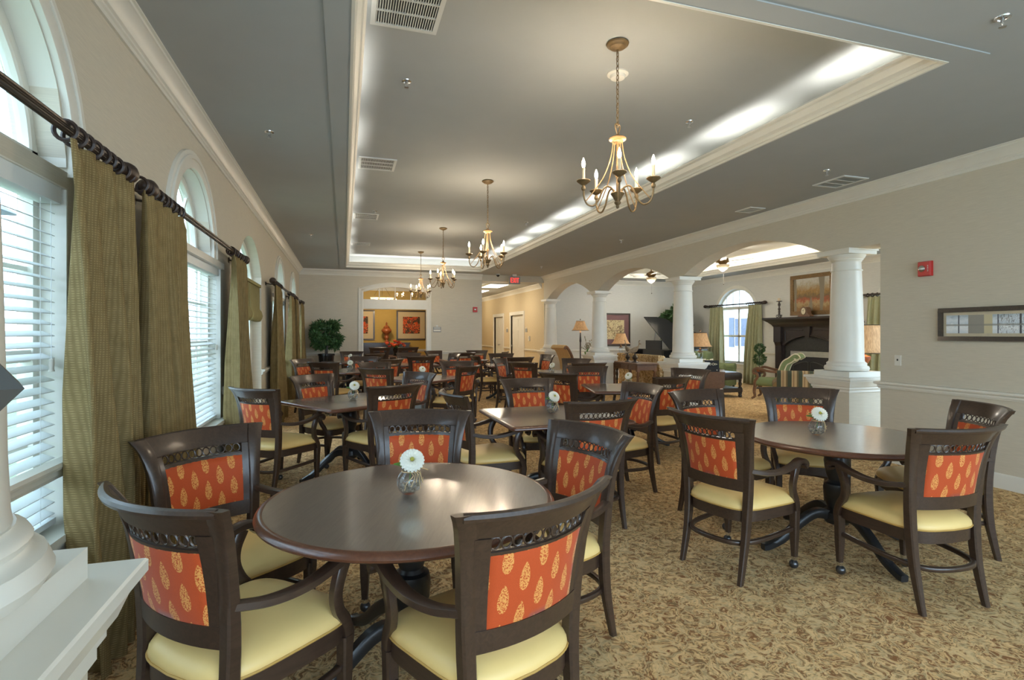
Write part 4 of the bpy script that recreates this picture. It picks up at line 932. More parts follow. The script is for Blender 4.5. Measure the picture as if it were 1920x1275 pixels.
# ================================================================== CHANDELIERS
def make_chandelier():
    t = thing('chandelier', '', 'chandelier', group='brass chandeliers in the coffer')
    MB().lathe([(.001, UZ), (.072, UZ), (.08, UZ - .008), (.076, UZ - .018), (.06, UZ - .026), (.056, UZ - .034), (.03, UZ - .044), (.008, UZ - .05), (.006, UZ - .062), (.001, UZ - .064)], 28).build('canopy', 'brass', t, sharp=40)
    m = MB(); z = UZ - .062; k = 0
    while z > 2.945:
        P = [((.0095 * cos(a), 0, z - .019 + .021 * sin(a)) if k % 2 == 0 else (0, .0095 * cos(a), z - .019 + .021 * sin(a))) for a in [2 * pi * i / 10 for i in range(10)]]
        m.tube(P, .0028, 5, closed=True); z -= .0335; k += 1
    m.tube([(.006 * cos(i * .9), .006 * sin(i * .9), UZ - .06 - (UZ - .06 - 2.93) * i / 40) for i in range(41)], .0018, 5)
    m.build('chain', 'brass', t)
    m = MB().tube(cr([(0, 0, 2.862), (-.012, 0, 2.885), (-.026, 0, 2.925), (-.014, 0, 2.942), (0, 0, 2.935), (.014, 0, 2.942), (.026, 0, 2.925), (.012, 0, 2.885), (0, 0, 2.862)], 4), .0048, 6); m.build('hanging_loop', 'brass', t)
    MB().lathe([(.008, 2.868), (.02, 2.862), (.028, 2.852), (.05, 2.846), (.060, 2.838), (.060, 2.828), (.052, 2.822), (.040, 2.818), (.036, 2.806), (.012, 2.800)], 24).build('top_hub', 'gildwood', t, sharp=40)
    MB().lathe([(.0095, 2.81), (.0095, 2.60), (.016, 2.59), (.018, 2.575), (.012, 2.56), (.010, 2.545), (.0095, 2.43)], 12).build('stem', 'gildwood', t)
    MB().lathe([(.012, 2.452), (.046, 2.452), (.050, 2.445), (.046, 2.438), (.036, 2.425), (.024, 2.402), (.018, 2.392), (.024, 2.384), (.022, 2.374), (.010, 2.362), (.012, 2.352), (.008, 2.342), (.001, 2.338)], 22).build('bottom_bowl', 'brass', t, sharp=40)
    for i in range(5):
        a = R(8 + 72 * i); c_, s_ = cos(a), sin(a); q = lambda r, z: (r * c_, r * s_, z)
        ar = MB().tube(cr([q(.02, 2.44), q(.045, 2.482), q(.085, 2.492), q(.115, 2.455), q(.14, 2.395), q(.18, 2.352), q(.225, 2.362), q(.248, 2.41), q(.252, 2.468)], 6), .0066, 8)
        ar.lathe([(.006, 2.455), (.014, 2.462), (.016, 2.475), (.010, 2.488), (.008, 2.495)], 12, q(.252, 0)); A = ar.build('arm', 'brass', t)
        MB().lathe([(.010, 2.492), (.028, 2.505), (.044, 2.516), (.050, 2.524), (.047, 2.528), (.034, 2.522), (.012, 2.516)], 18, q(.252, 0)).build('drip_cup', 'brass', A, sharp=40)
        MB().lathe([(.0115, 2.518), (.0115, 2.60), (.013, 2.605), (.0125, 2.615), (.006, 2.618)], 12, q(.252, 0)).build('candle_sleeve', 'candle', A)
        MB().lathe([(.006, 2.616), (.012, 2.632), (.0135, 2.645), (.010, 2.662), (.005, 2.676), (.001, 2.688)], 10, q(.252, 0)).build('flame_bulb', 'bulb', A)
        MB().tube(cr([q(.032, 2.812), q(.05, 2.70), q(.10, 2.565), q(.165, 2.47), q(.232, 2.385)], 5), .0036, 6).build('stay_rod', 'gildwood', t)
    return t
c0 = make_chandelier(); cu2 = [False]
for y, a, lb in ((3.40, .35, 'nearest chandelier with lit candle bulbs, hanging from the white coffer'), (7.0, .30, 'second chandelier from the front, left of the nearest one'), (10.4, .2, 'third chandelier, just right of the arched doorway'), (13.6, .5, 'farthest chandelier, in front of the doorway transom')):
    o = place(c0, cu2, (1.86, y, 0), a, lb)
    for i in range(5): point('bulb_glow', (1.86 + .252 * cos(R(8 + 72 * i) + a), y + .252 * sin(R(8 + 72 * i) + a), 2.712), 4.5, (1, .82, .6), .02)

# ================================================================== CEILING FITTINGS
def vent(x, y, z, sx, sy, label, nb=3, group='white ceiling vents'):
    t = thing('ceiling_vent', label, 'vent', (x, y, z), 0, group)
    m = MB(); b = .03
    m.box(-sx / 2, sx / 2, -sy / 2, -sy / 2 + b, -.012, 0).box(-sx / 2, sx / 2, sy / 2 - b, sy / 2, -.012, 0).box(-sx / 2, -sx / 2 + b, -sy / 2 + b, sy / 2 - b, -.012, 0).box(sx / 2 - b, sx / 2, -sy / 2 + b, sy / 2 - b, -.012, 0)
    for i in range(1, nb): yy = -sy / 2 + b + (sy - 2 * b) * i / nb; m.box(-sx / 2 + b, sx / 2 - b, yy - .006, yy + .006, -.011, 0)
    m.build('frame', 'grille', t, smooth=False); MB().box(-sx / 2 + b, sx / 2 - b, -sy / 2 + b, sy / 2 - b, -.0015, 0).build('duct_opening', 'dark', t, smooth=False)
    m = MB(); n = int(sx / .018)
    for i in range(n):
        xx = -sx / 2 + b + (sx - 2 * b) * (i + .5) / n; m.add([(xx - .006, -sy / 2 + b, -.010), (xx + .001, -sy / 2 + b, -.002), (xx + .001, sy / 2 - b, -.002), (xx - .006, sy / 2 - b, -.010), (xx - .003, -sy / 2 + b, -.010), (xx + .004, -sy / 2 + b, -.002), (xx + .004, sy / 2 - b, -.002), (xx - .003, sy / 2 - b, -.010)], [(0, 1, 2, 3), (4, 7, 6, 5), (0, 3, 7, 4), (1, 5, 6, 2), (0, 4, 5, 1), (3, 2, 6, 7)])
    m.build('louvres', 'grille', t, smooth=False); return t
vent(.385, 3.42, UZ, .44, .50, 'nearest ceiling vent, at the top edge of the picture')
vent(.385, 6.70, UZ, .44, .46, 'second white vent along the left edge of the coffer')
vent(.37, 9.75, UZ, .42, .46, 'third white vent along the left edge of the coffer')
vent(.37, 12.8, UZ, .42, .40, 'farthest white vent along the left edge of the coffer')
vent(5.42, 4.70, CZ, .36, .42, 'white vent in the low ceiling over the right wall, the larger one')
vent(5.45, 6.15, CZ, .26, .30, 'smaller vent in the low ceiling before the arcade')
def make_sprinkler():
    t = thing('fire_sprinkler', '', 'sprinkler', group='fire sprinklers')
    MB().lathe([(.001, 0), (.040, 0), (.038, -.006), (.022, -.010), (.020, -.004), (.001, -.003)], 18).build('escutcheon', 'chrome', t)
    m = MB().lathe([(.010, -.004), (.009, -.022), (.005, -.026)], 10)
    for s in (-1, 1): m.tube([(s * .008, 0, -.02), (s * .013, 0, -.035), (s * .004, 0, -.052)], .0025, 5)
    m.lathe([(.018, -.052), (.018, -.055), (.002, -.056)], 12); m.build('sprinkler_head', 'steel', t); return t
p0 = make_sprinkler(); pu = [False]
for x, y, z, lb in ((-.615, 5.02, CZ, 'fire sprinkler in the low ceiling above the second window'), (-.55, 10.0, CZ, 'far fire sprinkler in the low ceiling on the window side'), (3.46, 1.99, CZ, 'fire sprinkler at the upper right corner of the picture'),
    (4.92, 4.42, CZ, 'fire sprinkler beside the larger vent on the right'), (4.93, 8.87, CZ, 'fire sprinkler in the low ceiling before the arches'), (4.90, 13.0, CZ, 'fire sprinkler in the low ceiling near the exit sign'),
    (.49, 4.43, UZ, 'fire sprinkler in the coffer between the first two vents'), (3.22, 4.45, UZ, 'fire sprinkler in the coffer right of the nearest chandelier'), (3.24, 9.4, UZ, 'fire sprinkler far along the right side of the coffer'), (.50, 9.3, UZ, 'small fire sprinkler by the third vent')):
    place(p0, pu, (x, y, z), .3, lb)
t = thing('smoke_detector', 'round white smoke detector on the coffer ceiling behind the nearest chandelier', 'smoke detector', (2.08, 3.80, UZ))
MB().lathe([(.001, 0), (.085, 0), (.085, -.010), (.07, -.016), (.062, -.018), (.055, -.040), (.03, -.048), (.001, -.05)], 28).build('housing', 'white', t)
t = thing('security_camera', 'dark dome security camera on the ceiling at the hall opening', 'camera', (4.31, 15.05, CZ))
MB().lathe([(.06, 0), (.06, -.02), (.05, -.022)], 18).build('mount', 'grille', t); MB().lathe([(.05, -.02), (.048, -.05), (.03, -.075), (.001, -.085)], 18).build('dome', 'blackgloss', t)
# exit sign
t = thing('exit_sign', 'EXIT sign with red letters hanging at the hall opening', 'sign', (4.80, 15.0, 0))
MB().box(-.17, .17, -.025, .025, 2.90, 3.13).build('housing', 'signgrey', t, smooth=False); MB().box(-.06, .06, -.03, .03, 3.13, CZ).build('mount', 'white', t, smooth=False)
lt = MB(); y0, y1 = -.030, -.024; zb_, zt_ = 2.945, 3.085
def st(a, b, wd=.0075): lt.bar([(a[0], -.027, a[1]), (b[0], -.027, b[1])], (0, 1, 0), .004, wd, sec=[(1, 1), (-1, 1), (-1, -1), (1, -1)])
x = -.115
st((x, zb_), (x, zt_)); [st((x, z), (x + .05, z)) for z in (zb_ + .008, (zb_ + zt_) / 2, zt_ - .008)]
x = -.045; st((x, zb_), (x + .06, zt_)); st((x, zt_), (x + .06, zb_))
x = .043; st((x, zb_), (x, zt_))
x = .098; st((x, zb_), (x, zt_)); st((x - .035, zt_ - .008), (x + .035, zt_ - .008))
lt.build('letters', 'exitred', t, smooth=False)
# hall lights and doors
for i, (y, lb) in enumerate(((16.55, 'nearer lit ceiling panel in the hall below the exit sign'), (18.9, 'farther lit ceiling panel in the hall'))):
    t = thing('ceiling_light', lb, 'light', (4.62, y, 3.0), 0, 'hall ceiling lights')
    MB().box(-.32, .32, -.62, .62, -.03, 0).build('frame', 'white', t, smooth=False); MB().box(-.29, .29, -.59, .59, -.034, -.029).build('diffuser', 'fluoro', t, smooth=False)
    point('hall_glow', (4.62, y, 2.8), 16, (1, .88, .68), .25)
point('hall_glow', (4.62, 22.0, 2.8), 28, (1, .86, .64), .25)
def hall_door(idx, a0, a1, open_):
    f = MB(); x = XR
    P = [(x - .012, a0 - .02, 0), (x - .012, a0 - .02, 2.12), (x - .012, a1 + .02, 2.12), (x - .012, a1 + .02, 0)]
    f.box(x - .025, x + .15, a0 - .11, a0, 0, 2.10).box(x - .025, x + .15, a1, a1 + .11, 0, 2.10).box(x - .03, x + .15, a0 - .12, a1 + .12, 2.10, 2.22)
    d = struct(f.build('door_%d' % idx, 'white', smooth=False))
    for s in ((0,) if open_ else (0, 1)):
        w_ = (a1 - a0) if open_ else (a1 - a0) / 2; b0 = a0 + s * w_; xx = x + .05
        m = MB().box(xx, xx + .04, b0 + .004, b0 + w_ - .004, .01, 2.095)
        nn = 1 if not open_ else 2
        for (z0, z1) in ((.18, .82), (.95, 1.55), (1.68, 1.97)):
            for j in range(nn):
                p0_, p1_ = b0 + .09 + j * (w_ - .12) / nn, b0 + .09 + (j + 1) * (w_ - .12) / nn - .05
                m.box(xx - .006, xx, p0_, p0_ + .012, z0, z1).box(xx - .006, xx, p1_ - .012, p1_, z0, z1).box(xx - .006, xx, p0_, p1_, z0, z0 + .012).box(xx - .006, xx, p0_, p1_, z1 - .012, z1)
        lf = m.build('door_leaf', 'white', d, smooth=False)
        MB().lathe([(.012, 0), (.012, -.03), (.026, -.04), (.028, -.055), (.012, -.065)], 12, (xx, b0 + (w_ - .07 if s == 0 else .07), 1.0), 'X').build('knob', 'steel', lf)
hall_door(3, 19.72, 21.0, False); hall_door(4, 17.30, 18.72, True)
struct(MB().box(XR + .5, XR + .55, 15.6, 26, 0, 3.1).build('wall_closet', 'hallpaper', smooth=False))

# ================================================================== WALL FITTINGS
def alarm(loc, rz, label, s=1.0):
    t = thing('fire_alarm', label, 'fire alarm', loc, rz)
    MB().loft([[(sx * a * s, y * s, sz * b * s) for sx, sz in ((-1, -1), (1, -1), (1, 1), (-1, 1))] for a, b, y in ((.066, .078, 0), (.066, .078, -.03), (.058, .070, -.048))]).build('housing', 'redplastic', t, smooth=False)
    MB().lathe([(.036 * s, -.046 * s), (.034 * s, -.06 * s), (.02 * s, -.068 * s), (.001, -.07 * s)], 16, (-.012 * s, 0, 0), 'Y').build('strobe', 'chrome', t)
    for i in range(4): MB().box(.04 * s, .048 * s, -.052 * s, -.046 * s, (-.03 + .018 * i) * s, (-.022 + .018 * i) * s).build('slot', 'grille', t, smooth=False)
alarm((XR, 4.05, 2.13), R(-90), 'red fire alarm with strobe on the right wall')
alarm((3.69, YB, 2.15), 0, 'red fire alarm on the back wall beside the hall opening', 1.0)
t = thing('light_switch', 'white switch plate on the right wall below the fire alarm', 'switch', (XR, 4.355, 1.15), R(-90))
MB().box(-.036, .036, -.006, 0, -.058, .058).build('plate', 'white', t, smooth=False); MB().box(-.006, .006, -.013, -.005, -.004, .016).build('toggle', 'dark', t, smooth=False)
picture('framed_picture', 'long dark-framed snowy tree print on the right wall', 1.36, .33, (XR, 3.24, 1.54), R(-90), 'frame_dark', 'winterprint', 'creamfab', .045, .03)
t = thing('wall_plaque', 'small grey room sign beside the arched doorway', 'sign', (2.565, YB, 1.56), 0)
MB().box(-.115, .115, -.012, 0, -.075, .075).build('plate', 'signgrey', t, smooth=False)
MB().box(-.10, .10, -.015, -.011, -.05, -.005).build('name_strip', 'white', t, smooth=False); MB().lathe([(.001, -.008), (.03, -.008), (.03, 0)], 16, (0, 0, .10), 'Y').build('symbol', 'grille', t)
for zz in (.02, .045): MB().box(-.09, .09, -.0135, -.0115, zz, zz + .014).build('text_line', 'grille', t, smooth=False)
t = thing('thermostat', 'small white keypad box on the hall wall by the farthest column', 'keypad', (XR, 16.66, 1.29), R(-90))
MB().box(-.06, .06, -.035, 0, -.09, .07).build('housing', 'white', t, smooth=False); MB().box(-.03, .03, -.038, -.034, -.03, .04).build('screen', 'steel', t, smooth=False)
for y, lb in ((19.2, 'small room sign between the two hall doors'), (17.0, 'small room sign right of the open hall door')):
    t = thing('room_sign', lb, 'sign', (XR, y, 1.55), R(-90)); MB().box(-.1, .1, -.012, 0, -.06, .06).build('plate', 'signgrey', t, smooth=False); MB().lathe([(.001, -.008), (.03, -.008), (.03, 0)], 14, (0, 0, .09), 'Y').build('symbol', 'grille', t)
# grey faceted head at the left edge
t = thing('display_stand', 'dark grey faceted point at the left edge before the white column', 'stand', (-.40, .703, 0), R(-17.5))
MB().loft([[(r * cos(a), r * sin(a), z) for a in (0, pi / 2, pi, 1.5 * pi)] for r, z in ((.002, 1.312), (.09, 1.393), (.002, 1.478))]).build('faceted_head', 'greyfacet', t, smooth=False)
MB().lathe([(.12, 0), (.12, .02), (.03, .04), (.012, .06), (.012, 1.33)], 20).build('pole', 'greyfacet', t)

# ================================================================== LIVING ROOM BEYOND THE ARCADE
LX0, LX1, LY0, LY1, LZ = XR + .30, 11.1, 3.6, 15.45, 3.16
LW = [dict(c=13.10, hw=.83), dict(c=7.83, hw=.83)]
ops = []
for W_ in LW:
    ops.append(dict(a0=W_['c'] - W_['hw'], a1=W_['c'] + W_['hw'], lo=.56, hi=seg_arc(W_['c'] - W_['hw'], W_['c'] + W_['hw'], 2.25, .52), fine=1))
struct(wall_mesh(lambda a, d, z: (LX1 + d, a, z), LY0, LY1 + .1, 3.7, .18, ops).build('wall_living_right', 'livingpaper', smooth=False))
struct(MB().box(XR + .15, LX1, LY1, LY1 + .1, 0, 3.7).build('wall_living_back', 'livingpaper', smooth=False))
struct(wall_mesh(lambda a, d, z: (a, LY0 - d, z), LX0 - .16, LX1 + .18, 3.7, .1, [dict(a0=6.5, a1=10.8, lo=.4, hi=2.9)]).build('wall_living_front', 'livingpaper', smooth=False))  # wide opening added out of view so daylight brightens the living room
m = MB()
for xx in (6.5, 7.55, 8.62, 9.7, 10.74): m.box(xx, xx + .06, LY0 - .08, LY0 - .02, .4, 2.9)
struct(m.box(6.5, 10.8, LY0 - .08, LY0 - .02, .4, .46).box(6.5, 10.8, LY0 - .08, LY0 - .02, 2.84, 2.9).build('window_8', 'white', smooth=False))
m = MB(); a0, a1, b0_, b1_ = 7.05, 10.25, 5.3, 14.5
for q in ((LX0, a0, LY0, LY1), (a1, LX1, LY0, LY1), (a0, a1, LY0, b0_), (a0, a1, b1_, LY1)): m.box(q[0], q[1], q[2], q[3], LZ, LZ + .03)
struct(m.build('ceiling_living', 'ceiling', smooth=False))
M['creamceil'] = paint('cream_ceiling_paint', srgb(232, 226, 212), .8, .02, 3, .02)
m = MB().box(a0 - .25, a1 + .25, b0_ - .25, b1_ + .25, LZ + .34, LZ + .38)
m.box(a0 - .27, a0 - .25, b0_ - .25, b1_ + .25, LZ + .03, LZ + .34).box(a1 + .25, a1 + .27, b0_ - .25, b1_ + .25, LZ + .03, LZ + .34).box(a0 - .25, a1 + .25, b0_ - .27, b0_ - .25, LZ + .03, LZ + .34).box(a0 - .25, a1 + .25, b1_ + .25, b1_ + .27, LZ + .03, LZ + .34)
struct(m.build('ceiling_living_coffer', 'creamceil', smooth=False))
dz = LZ - CZ
struct(sweep_h([(a0, b0_), (a1, b0_), (a1, b1_), (a0, b1_)], [(-o, z + dz) for o, z in pr], True).build('trim_17', 'white', sharp=25))
struct(sweep_h([(LX1, LY0), (LX1, LY1), (XR + .2, LY1)], [(o, z + dz) for o, z in cp]).build('trim_18', 'white', sharp=25))
struct(sweep_h([(LX1, LY0), (LX1, 7.0 - .12)], rp).build('trim_19', 'white', sharp=25))
struct(sweep_h([(LX1, 8.78), (LX1, 9.1)], rp).build('trim_20', 'white', sharp=25))
struct(sweep_h([(LX1, 11.55), (LX1, 12.15)], rp).build('trim_21', 'white', sharp=25))
struct(sweep_h([(LX1, 14.05), (LX1, LY1), (XR + .2, LY1)], rp).build('trim_22', 'white', sharp=25))
struct(sweep_h([(LX1, 11.55), (LX1, LY1), (XR + .2, LY1)], bp).build('baseboard_living', 'white', sharp=25))
area('cove_lamp', (a0 - .10, (b0_ + b1_) / 2, LZ + .05), (R(180), R(58), 0), .06, b1_ - b0_, 95, COVE)
area('cove_lamp', (a1 + .10, (b0_ + b1_) / 2, LZ + .05), (R(180), R(-58), 0), .06, b1_ - b0_, 95, COVE)
for i, W_ in enumerate(LW):
    c, hw = W_['c'], W_['hw']; x = LX1 + .10; AT = seg_arc(c - hw, c + hw, 2.25, .52)
    m = MB().box(x, x + .05, c - hw, c + hw, .56, .62).box(x, x + .05, c - hw, c - hw + .05, .56, 2.25).box(x, x + .05, c + hw - .05, c + hw, .56, 2.25).box(x, x + .05, c - hw, c + hw, 2.16, 2.25).box(x, x + .05, c - .03, c + .03, .56, 2.2).box(x, x + .05, c - hw, c + hw, 1.34, 1.40)
    m.bar([(x + .025, c - hw + 2 * hw * j / 16, AT(c - hw + 2 * hw * j / 16) - .02) for j in range(17)], (1, 0, 0), .025, .025)
    for j in (-2, -1, 0, 1, 2): yy = c + j * hw / 3; m.box(x + .015, x + .03, yy - .009, yy + .009, 2.25, AT(yy) - .01)
    f = struct(m.build('window_%d' % (5 + i), 'white', smooth=False))
    MB().box(x + .026, x + .029, c - hw, c + hw, .56, 2.77).build('glass_pane', 'pane', f, smooth=False)
    cs = MB(); o_ = .05
    P = [(LX1 - .012, c - hw - o_, .56), (LX1 - .012, c - hw - o_, 2.25)] + [(LX1 - .012, c - hw + 2 * hw * j / 16, AT(c - hw + 2 * hw * j / 16) + o_) for j in range(17)] + [(LX1 - .012, c + hw + o_, 2.25), (LX1 - .012, c + hw + o_, .56)]
    cs.bar(P, (1, 0, 0), .013, .05, sec=[(1, .8), (.8, 1), (-1, 1), (-1, -1), (.8, -1), (1, -.8)])
    cs.box(LX1 - .06, LX1 + .1, c - hw - .12, c + hw + .12, .53, .56).box(LX1 - .02, LX1, c - hw - .1, c + hw + .1, .42, .53); cs.build('window_casing', 'white', f, sharp=30)
RODX, RODZ, XLs = LX1 - .12, 2.30, XL
def lrod(y0, y1, label):
    t = thing('curtain_rod', label, 'curtain rod', group='living room curtain rods')
    MB().tube([(RODX, y0, RODZ), (RODX, y1, RODZ)], .02, 12).build('pole', 'rod', t)
    for y, sg in ((y0, -1), (y1, 1)): f = MB(); finial(f, y, sg); f.build('finial', 'rodfin', t)
    for y in (y0 + .06, y1 - .06): MB().tube([(LX1, y, RODZ - .03), (RODX, y, RODZ - .03)], .01, 6).build('bracket', 'rod', t)
lrod(11.95, 14.25, 'dark rod across the arched window left of the fireplace'); lrod(6.6, 8.95, 'dark rod at the right edge of the living room, partly behind the wall')
M['lcurtain'] = woven('sage_green_living_curtain', srgb(146, 148, 116), srgb(190, 188, 152), 110, .85, .2)
cu_m = M['curtain']; M['curtain'] = M['lcurtain']
curtain(13.55, 14.15, 'sage green curtain on the left of the living room arched window', 7, (13.5, 14.2), .5)
curtain(12.0, 12.50, 'sage green curtain between the arched window and the fireplace', 7, (11.98, 12.68), 1.5)
curtain(8.15, 8.85, 'sage green curtain at the right end, above the striped armchair', 7, (8.1, 8.95), 1.1)
M['curtain'] = cu_m; RODX, RODZ = XL + .125, 2.245

# fireplace
FY = 10.40
t = thing('fireplace', 'dark carved wooden fireplace with arched opening', 'fireplace', (LX1, FY, 0), R(-90))   # local -Y faces the room
MB().box(-.98, .98, -.06, 0, 0, 1.66).build('back_board', 'espresso', t, smooth=False)
for s in (-1, 1):
    p = MB().box(s * .93 - .13, s * .93 + .13, -.20, 0, 0, .14).box(s * .93 - .10, s * .93 + .10, -.16, 0, .14, 1.22).box(s * .93 - .12, s * .93 + .12, -.20, 0, 1.22, 1.62)
    p.loft([[(s * .93 + sx * .1, yy, z) for sx, yy in ((-1, a), (1, a), (1, 0), (-1, 0))] for a, z in ((-.16, 1.12), (-.20, 1.22))]); p.build('pilaster', 'espresso', t, smooth=False)
AF2 = seg_arc(-.80, .80, 1.12, .26)
m = wall_mesh(lambda a, d, z: (a, -.12 + d, z), -.83, .83, 1.62, .06, [dict(a0=-.80, a1=.80, lo=0, hi=AF2, fine=1)]); m.build('arched_panel', 'espresso', t, smooth=False)
m = MB(); m.bar([(-.8 + 1.6 * j / 16, -.125, AF2(-.8 + 1.6 * j / 16) + .02) for j in range(17)], (0, 1, 0), .02, .018)
for s in (-1, 1): m.bar([(s * .16, -.125, 1.53), (s * .72, -.125, 1.53), (s * .72, -.125, 1.28)], (0, 1, 0), .012, .009)
m.build('panel_moulding', 'espresso', t)
MB().loft([[(sx * a, y, z) for sx, y in ((-1, -.17), (1, -.17), (1, -.10), (-1, -.10))] for a, z in ((.06, 1.36), (.09, 1.64))]).build('keystone', 'espresso', t, smooth=False)
MB().loft([[(-w_, -d, z), (w_, -d, z), (w_, 0, z), (-w_, 0, z)] for w_, d, z in ((1.06, .20, 1.62), (1.08, .22, 1.66), (1.10, .23, 1.68), (1.16, .29, 1.74), (1.19, .32, 1.76), (1.24, .37, 1.80), (1.26, .38, 1.81), (1.26, .38, 1.85), (1.25, .37, 1.86))]).build('mantel_shelf', 'espresso', t, smooth=False)
MB().box(-.79, .79, -.065, -.058, 0, 1.38).build('firebox_surround', 'screen', t, smooth=False)
m = MB().box(-.58, .58, -.10, -.06, .86, 1.0); lv = m.build('louvre_band', 'steel', t, smooth=False)
for i in range(4): MB().box(-.57, .57, -.108, -.098, .875 + .032 * i, .885 + .032 * i).build('slat', 'grille', lv, smooth=False)
MB().box(-.62, .62, -.09, -.06, .04, .86).build('fire_door', 'dark', t, smooth=False)
SA = seg_arc(-.5, .5, .62, .12)
for s in (-1, 1): MB().bar([(s * .03, -.095, .1), (s * .03, -.095, .72)] + [(s * v, -.095, SA(v)) for v in (.1, .2, .3, .4, .5)] + [(s * .5, -.095, .1), (s * .03, -.095, .1)], (0, 1, 0), .008, .012).build('screen_frame', 'screen', t)
picture('framed_painting', 'autumn river landscape in antique gold frame above the mantel', 1.28, 1.02, (LX1, FY + .02, 2.42), R(-90), 'frame_gold', 'painting', None, .10)
t = thing('mantel_clock', 'small wooden mantel clock under the landscape painting', 'clock', (LX1 - .19, FY + .02, 1.86), R(-100))
MB().prism([(-.22, 0), (.22, 0), (.22, .03), (.17, .05), (.13, .10), (.12, .19), (.08, .235), (0, .25), (-.08, .235), (-.12, .19), (-.13, .10), (-.17, .05), (-.22, .03)], -.055, .055).xf(Matrix(((1, 0, 0, 0), (0, 0, 1, 0), (0, 1, 0, 0), (0, 0, 0, 1)))).build('case', 'brownwood', t, sharp=30)
MB().lathe([(.001, -.062), (.082, -.062), (.088, -.055)], 24, (0, 0, .14), 'Y').build('dial', 'clockface', t); MB().torus((0, -.06, .14), .088, .008, 24, 6, 'Y').build('bezel', 'brass', t)
MB().bar([(0, -.064, .14), (.03, -.064, .19)], (0, 1, 0), .001, .004).bar([(0, -.064, .14), (-.05, -.064, .17)], (0, 1, 0), .001, .003).build('hands', 'dark', t)
def candlestick(loc, label):
    t = thing('candlestick', label, 'candlestick', loc)
    for a in (30, 150, 270): MB().torus((.05 * cos(R(a)), .05 * sin(R(a)), .035), .03, .007, 12, 5, 'Y').build('scroll_foot', 'frame_dark', t)
    MB().lathe([(.075, .06), (.075, .07), (.025, .08), (.022, .14), (.03, .16), (.02, .18), (.028, .21), (.036, .23), (.02, .25), (.016, .29), (.036, .33), (.03, .37), (.014, .39), (.02, .41), (.07, .42), (.072, .435), (.01, .44)], 14).build('stem', 'frame_dark', t)
    MB().lathe([(.034, .436), (.034, .51), (.004, .512)], 14).build('candle', 'candle', t)
candlestick((LX1 - .2, FY + .85, 1.862), 'dark turned candlestick with pale candle on the left of the mantel')

# topiary
t = thing('topiary', 'double ball topiary beside the fireplace', 'plant', (10.42, 11.42, 0))
MB().lathe([(.13, 0), (.13, .02), (.03, .05), (.03, .38), (.14, .42), (.14, .44)], 16).build('pedestal', 'espresso', t)
MB().lathe([(.07, .44), (.10, .56), (.11, .56), (.09, .55)], 16).build('pot', 'terracotta', t); MB().tube([(0, 0, .55), (.005, 0, 1.05)], .009, 6).build('stem', 'frame_dark', t)
def leafball(c, r, n, ls, seed, flat=1.0, shell=.35):
    m = MB(); rn = random.Random(seed)
    for i in range(n):
        z = rn.uniform(-1, 1); a = rn.uniform(0, 2 * pi); q = sqrt(1 - z * z); d = Vector((q * cos(a), q * sin(a), z * flat)); p = Vector(c) + d * r * (1 - shell * rn.random())
        t_ = Vector((rn.uniform(-1, 1), rn.uniform(-1, 1), rn.uniform(-1, 1))); t_ = (t_ * .7 + d).normalized(); s_ = t_.cross(Vector((rn.uniform(-1, 1), rn.uniform(-1, 1), rn.uniform(-1, 1)))).normalized(); l_ = ls * rn.uniform(.6, 1.2); w_ = l_ * .22; nn = t_.cross(s_) * (w_ * .35)
        m.add([p, p + t_ * l_ * .5 + s_ * w_ + nn, p + t_ * l_, p + t_ * l_ * .5 - s_ * w_ + nn, p + t_ * l_ * .5 - nn * .3], [(0, 1, 4), (1, 2, 4), (2, 3, 4), (3, 0, 4)])
    return m
leafball((0, 0, .78), .15, 700, .05, 1).build('leaf_ball', 'darkgreen', t, smooth=False); leafball((.004, 0, 1.05), .12, 550, .05, 2).build('leaf_ball', 'darkgreen', t, smooth=False)

def turned_leg(m, x, y, z1, r=.035):
    m.lathe([(r * .55, 0), (r * .8, .03), (r * .6, .06), (r, .10), (r * .7, .13), (r * 1.1, .18), (r * .75, .24), (r * 1.15, .32), (r * .7, .40), (r * 1.1, .46), (r * .75, z1 - .17), (r * .9, z1 - .15)], 14, (x, y, 0)); m.box(x - r, x + r, y - r, y + r, z1 - .15, z1); return m
